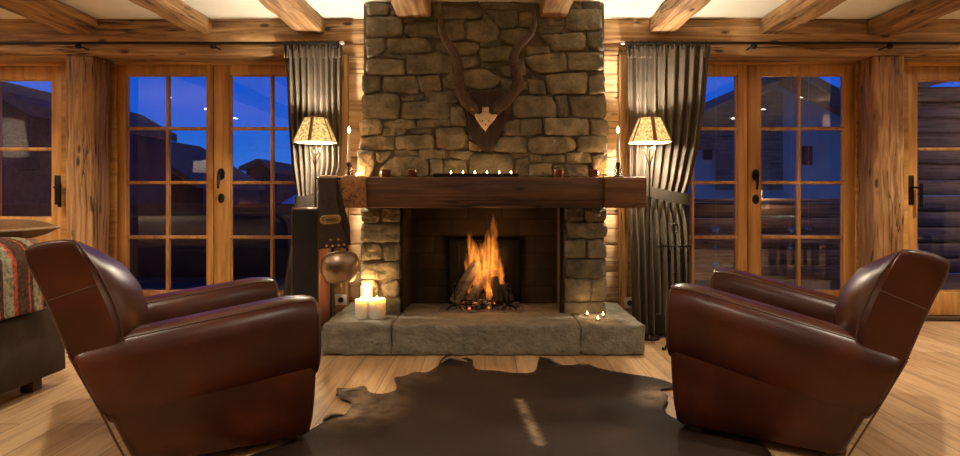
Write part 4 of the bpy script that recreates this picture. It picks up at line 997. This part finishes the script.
# ================================================================== CLUB CHAIRS
def armchair(X0, Y0, ang, m, tilt, lab):
    ca, sa = math.cos(ang), math.sin(ang)
    def T(t, w, z):
        zz = z + (tilt*(t-.42)/.42)*min(1, max(0, (z-.05)/.2))
        return Vector((X0-t*m*ca-w*m*sa, Y0-t*sa+w*ca, zz))
    c = T(.42, .474, 0); root = thing('club_chair', (c.x, c.y, 0), lab, 'armchair', 'brown leather club chairs')
    lm, pm = M['leather'], M['piping']
    tr_ = lambda z: .704+(z-.075)*.462
    zt = lambda t: .622-.152*max(0, t-.10)/.80 if t > .10 else .622
    zs = lambda t: .352-.105*t/.79
    def arm(wc, name='arm'):
        hw0 = .118; N_ = 36; rings = []
        us = [(0, .55), (0.0, .80), (.006, .90), (.018, .965), (.035, 1.0), (.07, 1), (.12, 1)]+[(.12+.82*i/16, 1) for i in range(1, 17)]+[(.97, .995), (.99, .975), (1.0, .94), (1.003, .85)]
        for ui, (u, k) in enumerate(us):
            ring = []
            top, bot = zt(u*.88), zs(u*.86)-.055
            hc_, hh = (top+bot)/2, (top-bot)/2
            bulge = 1+.05*math.sin(PI*min(1, u))
            kk = 1-(1-k)*1.0
            for j in range(N_):
                a = 2*PI*j/N_; cx_, cz_ = math.cos(a), math.sin(a); e = 2/3.1
                px_ = math.copysign(abs(cx_)**e, cx_); pz_ = math.copysign(abs(cz_)**e, cz_)
                dw = hw0*bulge*px_-(1-k)*.13*px_; dz = hh*pz_-(1-k)*.16*pz_
                z = hc_+dz; ring.append(T(max(0, u)*tr_(z)*(1.0), wc+dw, z))
            rings.append(ring)
        o = MB().loft(rings).build(name, lm, root, angle=60)
        # piping along the outer and inner top seams and round the front face
        MB().tube([r[12]+Vector((0, 0, .0005)) for r in rings[3:-3]], .0034, 6).build('piping', pm, o)
        mb = MB()
        mb.tube([rings[3][j % N_]+Vector((0, 0, 0)) for j in range(0, N_+1)], .0042, 6)
        mb.build('piping', pm, o)
        return o
    W_ = .948
    arm(.115); arm(W_-.115)
    # body
    mb = MB(); rings = []
    for z, ins, fr in ((.04, .034, .050), (.05, .024, .040), (.12, .014, .030), (.22, .012, .022), (.31, .010, .018), (.37, .012, .018), (.40, .03, .05)):
        t0, t1 = fr, tr_(z)-.012; w0, w1 = ins, W_-ins; r = .035; pts = []
        for cx_, cw_, a0 in ((t1-r, w1-r, 0), (t0+r, w1-r, PI/2), (t0+r, w0+r, PI), (t1-r, w0+r, 3*PI/2)):
            for i in range(6):
                a = a0+PI/2*i/5; pts.append(T(cx_+r*math.cos(a), cw_+r*math.sin(a), z))
        rings.append(pts)
    mb.loft(rings).build('base', lm, root, angle=60)
    # seat cushion
    mb = MB(); rings = []
    for z, ins in ((.30, .03), (.31, .008), (.34, 0), (.39, .004), (.412, .03), (.42, .10), (.423, .2)):
        t0, t1, w0, w1 = .025+ins, .70-ins, .235+ins, W_-.235-ins; r = .04; pts = []
        for cx_, cw_, a0 in ((t1-r, w1-r, 0), (t0+r, w1-r, PI/2), (t0+r, w0+r, PI), (t1-r, w0+r, 3*PI/2)):
            for i in range(5):
                a = a0+PI/2*i/4; pts.append(T(cx_+r*math.cos(a), cw_+r*math.sin(a), z))
        rings.append(pts)
    mb.loft(rings).build('seat_cushion', lm, root, angle=60)
    # backrest
    side_in = [(.730, .40), (.738, .50), (.750, .565), (.78, .65), (.815, .74), (.843, .80), (.858, .830)]
    top = [(.868, .842), (.895, .843), (.94, .837), (.975, .828), (.998, .816), (1.006, .802)]
    rear = [(.998, .765), (.965, .69), (.925, .58), (.888, .47), (.87, .42)]
    bul = [.10, .115, .13, .135, .11, .055, .018]
    base_ = side_in+top+rear; nb = len(base_)
    w0, w1 = .022, W_-.022; rings = []
    cen_ = Vector((.88, .64))
    for i in range(-3, 28):
        if i < 0: w = w0+(0, .0, .004)[i+3]; sc2 = (.88, .975, .995)[i+3]; b_ = 0
        elif i > 24: w = w1-(.004, .0, 0)[i-25]; sc2 = (.995, .975, .88)[i-25]; b_ = 0
        else:
            u = (i+.35)/24.7; w = w0+.008+(w1-w0-.016)*u; sc2 = 1; q = abs(2*u-1); b_ = max(0, 1-q**3.2)**.75
        ring = []
        for k, (t, z) in enumerate(base_):
            if k < 7: t -= bul[k]*b_; z -= .004*b_*(k > 4)
            elif k < 13: z -= .004*b_
            else: t += .012*b_
            z -= .060*max(0, min(1, (w-w0)/(w1-w0)))**1.3*max(0, (z-.5)/.34)
            v = cen_+(Vector((t, z))-cen_)*sc2
            ring.append(T(v.x, w, v.y))
        rings.append(ring)
    bk = MB().loft(rings).build('backrest', lm, root, angle=60)
    for ri in (3, 27): MB().tube([rings[ri][k] for k in range(0, 13)], .0042, 6).build('piping', pm, bk)
    mb = MB(); mb.tube([rings[1][12].lerp(rings[1][16], .0)]+[rings[1][k] for k in range(13, nb)], .004, 6)
    mb.build('piping', pm, bk)
    for ri, sg in ((1, -1), (29, 1)):
        mb = MB(); a = T(.797, w0 if sg < 0 else w1, .690); b2 = T(.945, w0 if sg < 0 else w1, .635)
        mb.tube([a, a.lerp(b2, .5), b2], .0028, 6); mb.build('side_seam', pm, bk)
    # nailed outer back panel edge
    for w in (.012, W_-.012):
        mb = MB(); mb.tube([T(tr_(z)+.004, w, z) for z in (.05, .15, .25, .35, .45)], .004, 6)
        for i in range(22):
            z = .06+i*.019; mb.lathe([(.004, -.002), (.003, .002), (.0005, .003)], T(tr_(z)+.004, w, z), 6)
        mb.build('nail_trim', M['piping'], root)
    for t, w in ((.115, .09), (.115, W_-.09), (.655, .09), (.655, W_-.09)):
        mb = MB(); mb.loft([[T(t+a*q, w+b*q, z) for a, b in ((-1, -1), (1, -1), (1, 1), (-1, 1))] for z, q in ((.0125, .024), (.02, .026), (.055, .032))])
        for v in mb.v: v.z = max(v.z, .0125)
        mb.build('foot', M['dark_wood'], root, smooth=False)
    return root
armchair(-.668, 2.640, math.radians(31), 1, .024, 'brown leather club chair left of the rug, facing right')
armchair(.775, 2.775, math.radians(34), -1, -.014, 'brown leather club chair right of the rug, facing left')

# ================================================================== SOFA, THROW, CUSHION
sf = thing('sofa', (-3.3, 3.05, 0), 'dark brown fabric sofa behind the left armchair', 'sofa')
SX = -2.29
MB().rbox(-4.7, SX, 2.45, 3.51, .075, .44, b=.025, seg=.15, amp=.008).build('base', M['sofa'], sf, angle=60)
MB().rbox(SX-.30, SX-.012, 2.46, 3.44, .40, .765, b=.07, seg=.10, amp=.01, pull=.5).build('armrest', M['sofa'], sf, angle=80)
MB().rbox(-4.7, SX-.05, 3.16, 3.45, .42, .80, b=.06, seg=.12, amp=.012, pull=.5).build('backrest', M['beige'], sf, angle=80)
MB().rbox(-4.68, SX-.30, 2.42, 3.2, .42, .56, b=.04, seg=.12, amp=.01, pull=.5).build('seat_cushion', M['sofa'], sf, angle=80)
for a, b in ((SX-.10, 3.37), (SX-.10, 2.54), (-4.6, 3.37), (-4.6, 2.54)): MB().rbox(a-.035, a+.035, b-.035, b+.035, 0, .08, b=.004).build('foot', M['dark_wood'], sf)
def mat_throw():
    m, t, B, N, L = nodes('striped woven throw')
    at = N('ShaderNodeAttribute'); at.attribute_name = 'band'
    mp = N('ShaderNodeMath'); mp.operation = 'FRACT'; L(at.outputs['Fac'], mp.inputs[0])
    BR, RD = (.085, .045, .028), (.44, .085, .045)
    r = ramp(N, [(0, RD), (.999, RD)]); r.color_ramp.interpolation = 'CONSTANT'
    for p, c in ((.06, (.30, .27, .18)), (.35, BR), (.46, RD), (.52, BR), (.93, RD)): r.color_ramp.elements.new(p).color = (*c, 1)
    L(mp.outputs[0], r.inputs[0])
    v = coords(N, L); n = N('ShaderNodeTexNoise'); n.inputs['Scale'].default_value = 55; n.inputs['Detail'].default_value = 4; L(v, n.inputs['Vector'])
    r2 = ramp(N, [(.35, (.45, .45, .42)), (.6, (1.15, 1.15, 1.15))]); L(n.outputs[0], r2.inputs[0])
    L(mixc(N, L, r.outputs[0], r2.outputs[0], 1.0, 'MULTIPLY'), B.inputs['Base Color']); B.inputs['Roughness'].default_value = .95; B.inputs['Specular IOR Level'].default_value = .2
    bump(N, L, B, n.outputs[0], .5, .012); return m
prof = [(-.34, .575), (-.335, .70), (-.31, .765), (-.26, .795), (-.18, .80), (-.09, .797), (-.03, .775), (.004, .725), (.012, .64), (.014, .54), (.018, .44)]
pr = spline([Vector((a, 0, b)) for a, b in prof], 4); band = []
def thr(u, v):
    k = v*(len(pr)-1); j = min(int(k), len(pr)-2); p = pr[j].lerp(pr[j+1], k-j)
    y = 2.5+.77*u+.012*math.sin(v*5)+.03*(v-.5)
    band.append((1-u)*3.85+.001); w = .008*noise.noise(Vector((u*6, v*5, 2)))
    return Vector((SX+p.x+w+(.010 if v > .7 else 0), y, p.z+.8*w+.006))
mb = MB(); mb.grid(thr, 60, 50); th = mb.build('throw_blanket', mat_throw(), angle=180)
a_ = th.data.attributes.new('band', 'FLOAT', 'POINT'); a_.data.foreach_set('value', band)
mm = th.modifiers.new('solid', 'SOLIDIFY'); mm.thickness = .010; mm.offset = 1
tag(th, 'brown woven throw with red and cream stripes over the sofa arm', 'blanket')
# cushion
mb = MB(); cp = Vector((SX-.37, 3.38, .842)); rings = []
def pil(s):
    def f(u, v):
        a, b = 2*u-1, 2*v-1; ww = .31*a*(1+.05*b*b); dd_ = .13*b*(1+.06*a*a)
        th_ = .058*max(0, (1-a**4))**.5*max(0, (1-b**4))**.5
        return cp+Vector((ww, dd_, s*th_+.012*a*a))
    return f
mb.grid(pil(-1), 20, 14); mb.grid(pil(1), 20, 14)
cus = mb.build('cushion', M['pillow'], angle=180); tag(cus, 'brown cushion with tan trim lying on the sofa back', 'cushion')
mb = MB(); f0 = pil(0); edge = [f0(i/14, 0) for i in range(15)]+[f0(1, i/10) for i in range(1, 11)]+[f0(1-i/14, 1) for i in range(1, 15)]+[f0(0, 1-i/10) for i in range(1, 11)]
mb.tube(edge, .007, 6); mb.build('trim_cord', M['beige'], cus, loc=None).parent = cus

# ================================================================== ROOM THINGS OUT OF VIEW THAT MIRROR IN THE PANES, AND SPOTS ADDED FOR LIGHT
for i, (x, y) in enumerate(SPOTS):
    t = thing('ceiling_spot', (x, y, 2.40), 'small round recessed ceiling spotlight, side rows mirrored in the panes, others added for light', 'ceiling light', 'recessed ceiling spots')
    n0 = MB().lathe([(.055, -.006), (.055, 0), (.040, 0), (.040, -.006)], (x, y, 2.4), 18, False).build('trim_ring', M['steel'], t)
    MB().lathe([(.0005, -.0045), (.040, -.0045)], (x, y, 2.4), 18, False).build('lens', M['lamp_on'], t)
def drum_lamp(x, y, ztop, hgt, r, e, lab, kindname='floor_lamp', base=0):
    t = thing(kindname, (x, y, base), lab, 'lamp')
    MB().lathe([(.0005, .001), (r*.8, .001), (r*.75, .02), (.012, .03), (.0005, .03)], (x, y, base), 20).build('base', M['bronze'], t)
    MB().tube([(x, y, base+.02), (x, y, ztop-hgt*.4)], .01, 8).build('pole', M['bronze'], t)
    MB().lathe([(r, -hgt), (r*.86, 0)], (x, y, ztop), 28, False).build('lamp_shade', M['white_shade'], t)
    MB().lathe([(.0005, 0), (.03, .03), (.0005, .07)], (x, y, ztop-hgt*.6), 10).build('bulb', M['bulb'], t)
    point('lamp_light', (x, y, ztop-hgt*.5), e, (1, .72, .45), .04)
drum_lamp(-5.35, 3.55, 1.87, .40, .27, 90, 'tall lamp with wide white drum shade in the left corner')
# side table with fruit bowl and lamp
t = thing('console_table', (-3.3, 1.75, 0), 'narrow wooden console table', 'table')
MB().rbox(-4.3, -2.5, 1.55, 1.95, .76, .80, b=.005).build('table_top', M['dark_wood'], t)
for a in (-4.25, -2.55):
    for b in (1.6, 1.9): MB().box(a-.02, a+.02, b-.02, b+.02, 0, .76).build('leg', M['dark_wood'], t)
MB().lathe([(.03, 0), (.10, .02), (.15, .06), (.145, .06), (.09, .026), (.0005, .02)], (-3.30, 1.8, .80), 20, False).build('fruit_bowl', M['bronze'])
tag(bpy.data.objects['fruit_bowl'], 'shallow bowl of oranges on the console table', 'bowl')
M['orange'] = simple('orange peel', (.75, .25, .04), .45, nscale=80, namp=.1, bmp=.2)
k = 0
for a, b, c in ((-.07, 0, .055), (.07, .01, .055), (0, .07, .055), (0, -.07, .055), (-.03, .02, .11), (.04, -.01, .115)):
    o = MB().lathe([(.0005, -.04)]+[(.04*math.cos(q), .04*math.sin(q)) for q in [PI*(i/8-.5) for i in range(1, 8)]]+[(.0005, .04)], (-3.30+a, 1.8+b, .80+c+.01), 14).build('orange', M['orange'])
    tag(o, 'orange in the fruit bowl', 'fruit', 'oranges in the fruit bowl')
drum_lamp(-3.93, 1.72, 1.52, .16, .12, 30, 'small table lamp on the console table', 'table_lamp', .80)
# dining table
dx, dy = 4.75, 1.9
t = thing('dining_table', (dx, dy, 0), 'long dining table under a white cloth', 'table')
MB().rbox(dx-1.1, dx+1.1, dy-.45, dy+.45, .72, .75, b=.005).build('table_top', M['dark_wood'], t)
for a in (-1, 1):
    for b in (-.38, .38): MB().box(dx+a-.03, dx+a+.03, dy+b-.03, dy+b+.03, 0, .72).build('leg', M['dark_wood'], t)
tag(MB().rbox(dx-1.13, dx+1.13, dy-.30, dy+.30, .751, .758, b=.002).build('table_runner', M['table_cloth']), 'white cloth on the dining table', 'tablecloth')
M['clear'] = simple('wine glass', (.8, .8, .8), .08, 0, coat=1, namp=0)
for i in range(6):
    a, b = dx-.85+.34*i, dy+(.15 if i % 2 else -.15)
    o = MB().lathe([(.033, 0), (.004, .006), (.004, .08), (.03, .11), (.036, .14), (.03, .18)], (a, b, .7585), 12, False).build('wine_glass', M['clear'])
    tag(o, 'clear wine glass on the dining table', 'glass', 'wine glasses on the dining table')
for i in range(6):
    a = dx-.7+.7*(i % 3); sd = -1 if i < 3 else 1; b = dy+sd*.62
    t = thing('dining_chair', (a, b, 0), 'dark dining chair at the dining table', 'chair', 'dining chairs')
    MB().rbox(a-.21, a+.21, b-.2, b+.2, .43, .47, b=.01).build('seat', M['dark_wood'], t)
    MB().rbox(a-.2, a+.2, b+sd*.19, b+sd*.22, .55, .95, b=.01).build('backrest', M['dark_wood'], t)
    for p in (-1, 1):
        for q in (-1, 1): MB().box(a+p*.18-.017, a+p*.18+.017, b+q*.18-.017, b+q*.18+.017, 0, .55 if q == sd else .43).build('leg', M['dark_wood'], t)
t = thing('pendant_lamp', (4.85, 1.65, 2.4), 'hanging lamp with two small cream shades over the dining table', 'lamp')
MB().tube([(4.85, 1.65, 2.4), (4.85, 1.65, 2.13)], .006).build('stem', M['bronze'], t)
for q in (-.035, .065):
    MB().lathe([(.085, -.15), (.06, 0)], (4.85+q, 1.65+q*.6, 2.17), 16, False).build('lamp_shade', M['white_shade'], t)
point('lamp_light', (4.85, 1.65, 2.07), 45, (1, .6, .35), .03)

# ================================================================== OUTSIDE
M['snow'] = simple('snow', (.75, .78, .85), .8, nscale=1.2, namp=.12, bmp=.2)
M['out_wood'] = wood('outdoor boards', 0, (.14, .07, .03), (.26, .14, .07), (.36, .21, .12), knots=False)
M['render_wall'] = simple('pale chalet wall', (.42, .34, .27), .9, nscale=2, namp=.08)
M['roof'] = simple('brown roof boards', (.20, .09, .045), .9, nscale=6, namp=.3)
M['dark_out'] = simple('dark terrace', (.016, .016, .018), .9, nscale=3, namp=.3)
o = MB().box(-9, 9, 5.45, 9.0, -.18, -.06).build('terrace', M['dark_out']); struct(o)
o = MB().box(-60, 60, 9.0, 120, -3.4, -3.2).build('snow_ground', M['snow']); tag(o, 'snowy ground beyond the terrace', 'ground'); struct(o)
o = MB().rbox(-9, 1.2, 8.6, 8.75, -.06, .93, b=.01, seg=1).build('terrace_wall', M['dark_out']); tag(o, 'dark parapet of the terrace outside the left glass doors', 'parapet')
# snow slope seen through the left doors
def slope(u, v):
    x = -40+38*u; y = 32+20*v; return Vector((x, y, -2+(4.2+1.8*noise.noise(Vector((x*.08, 1, 0)))+.06*(-x-10))*v**.8))
mb = MB(); mb.grid(slope, 40, 12); tag(mb.build('snow_slope', M['snow'], angle=180), 'snow covered hillside beyond the terrace on the left', 'hill')
def chalet(px0, px1, pyeL, pyeR, pxr, pyr, d, depth, lab, wall, roofm, wins, ov=4):
    """gable front chalet from the pixel positions of eaves and ridge"""
    x0, x1, xr3 = X(px0, d), X(px1, d), X(pxr, d); zl, zr2, zr = Z(pyeL, d), Z(pyeR, d), Z(pyr, d)
    t = thing('chalet', ((x0+x1)/2, d+depth/2, -3.2), lab, 'building')
    mb = MB(); mb.prism([(x0, d, -3.2), (x1, d, -3.2), (x1, d, zr2), (xr3, d, zr), (x0, d, zl)], (0, depth, 0)); mb.build('wall', wall, t, smooth=False)
    o_ = ov/F*d; sl = (zr-zl)/(xr3-x0); sr = (zr-zr2)/(x1-xr3); th = .25
    mb = MB(); y0 = d-.9
    mb.prism([(x0-o_, y0, zl-sl*o_), (xr3, y0, zr+.02), (xr3, y0, zr+th), (x0-o_, y0, zl-sl*o_+th)], (0, depth+1.2, 0))
    mb.prism([(xr3, y0, zr+.02), (x1+o_, y0, zr2-sr*o_), (x1+o_, y0, zr2-sr*o_+th), (xr3, y0, zr+th)], (0, depth+1.2, 0)); mb.build('roof', roofm, t, smooth=False)
    for a, b, c, e_ in wins:
        f_ = MB().rbox(X(a, d), X(c, d), d-.05, d+.02, Z(e_, d), Z(b, d), b=.02).build('window', M['dark_out'], t)
        MB().box(X(a+1, d), X(c-1, d), d-.06, d-.045, Z(e_-1, d), Z(b+1, d)).build('pane', M['grille'], f_)
    return t
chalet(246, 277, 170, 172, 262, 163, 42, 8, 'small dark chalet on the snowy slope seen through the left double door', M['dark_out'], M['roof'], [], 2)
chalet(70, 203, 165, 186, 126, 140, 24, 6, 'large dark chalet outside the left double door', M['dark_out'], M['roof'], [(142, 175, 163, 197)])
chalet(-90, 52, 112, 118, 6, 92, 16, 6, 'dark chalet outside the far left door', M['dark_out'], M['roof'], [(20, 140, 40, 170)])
chalet(690, 856, 130, 125, 775, 83, 15, 7, 'pale walled chalet with brown gable outside the right double door', M['render_wall'], M['roof'], [(802, 146, 812, 165), (703, 140, 712, 160)], 14)
o = MB().prism([P(690, 122, 14.9), P(775, 90, 14.9), P(783, 93, 14.9), P(783, 190, 14.9), P(717, 190, 14.9), P(717, 150, 14.9), P(690, 150, 14.9)], (0, .08, 0)).build('timber_cladding', M['out_wood'], smooth=False)
o.parent = bpy.data.objects['chalet.003']; o.location = -o.parent.location+Vector(o.location)
# boarded terrace fence outside the right doors
t = thing('terrace_fence', (3.2, 8.2, 0), 'brown boarded fence on the terrace outside the right double door', 'fence')
for k in range(5): MB().rbox(2.0, 4.95, 8.2, 8.24, -.05+k*.2, .147+k*.2, b=.01, seg=1, amp=.004, seed=k).build('board', M['out_wood'], t)
MB().rbox(1.95, 5.0, 8.17, 8.27, .955, 1.0, b=.01, seg=1).build('rail', M['out_wood'], t)
# log wing of the house outside the far right door
t = thing('log_annex', (7.3, 9.2, 0), 'dark log wing outside the far right door', 'building')
for k in range(12): MB().rbox(X(893, 9), 10.2, 9.0, 9.3, -.06+k*.22, .155+k*.22, b=.03, seg=.8, amp=.01, seed=k).build('log', M['out_wood'], t)
MB().prism([(X(880, 9), 8.3, 2.46), (10.4, 8.3, 3.5), (10.4, 8.3, 3.7), (X(880, 9), 8.3, 2.66)], (0, 2, 0)).build('roof', M['roof'], t, smooth=False)
for lx, ly, lz, pw, lab in ((8.3, 8.55, 1.9, 60, 'added unseen lantern that lights the log wing'), (X(764, 8.1), 8.215, 1.001, 6, 'small lit lantern on the terrace fence rail')):  # first lantern is added out of view to light the log wall
    t = thing('lantern', (lx, ly, lz), lab, 'lantern')
    MB().lathe([(.03, .0), (.03, .008), (.008, .01), (.008, .02), (.02, .03), (.03, .09), (.0005, .12)], (lx, ly, lz), 12).build('housing', M['white_shade'], t)
    point('lantern_light', (lx, ly-.16, lz+.15), pw, (1, .72, .42), .03)
    if ly > 8.5: MB().tube([(lx, ly, lz+.05), (lx, 8.99, lz+.05)], .012).build('arm', M['iron'], t)
# hanging baubles outside the right double door
M['blue_glass'] = simple('blue glass bauble', (.12, .22, .5), .15, 0, coat=1)
for i, (px, py, r, lab) in enumerate(((716, 230, 4, 'round blue bauble outside the left leaf of the right double door, upper one'), (716, 266, 3.8, 'round blue bauble outside the left leaf of the right double door, lower one'), (791, 230, 3.6, 'round blue bauble outside the right leaf of the right double door'), (808.5, 229, 3.2, 'smaller round blue bauble right of the glazing bar'))):
    c = P(px, py, 5.75); rr = r/F*5.75
    tt = thing('hanging_bauble', c, lab, 'decoration', 'blue baubles hanging outside')
    MB().lathe([(.0005, -rr)]+[(rr*math.cos(q), rr*math.sin(q)) for q in [PI*(i/9-.5) for i in range(1, 9)]]+[(.0005, rr)], c, 16).build('ball', M['blue_glass'], tt)
    MB().tube([c+Vector((0, 0, rr)), Vector((c.x, c.y, 2.3 if py < 250 else P(716, 251.5, 5.75).z))], .0012, 4).build('string', M['steel'], tt)
for i, (px, py) in enumerate(((716, 247.5), (791, 247.5))):
    c = P(px, py, 5.75); tt = thing('hanging_star', c, 'small blue star hanging below the bauble outside the %s leaf of the right double door' % ('left', 'right')[i], 'decoration', 'blue stars hanging outside')
    pts = [c+Vector(((.033 if k % 2 == 0 else .011)*math.sin(PI*k/4), 0, (.033 if k % 2 == 0 else .011)*math.cos(PI*k/4))) for k in range(8)]
    MB().prism(pts, (0, .008, 0)).build('star', M['blue_glass'], tt, smooth=False)
    MB().tube([c+Vector((0, 0, .03)), P(px, 235, 5.75)], .0012, 4).build('string', M['steel'], tt)
o = MB().rbox(-9, 9, 5.5, 6.3, 2.30, 2.42, b=.01, seg=1).build('roof_eave', M['out_wood']); struct(o)
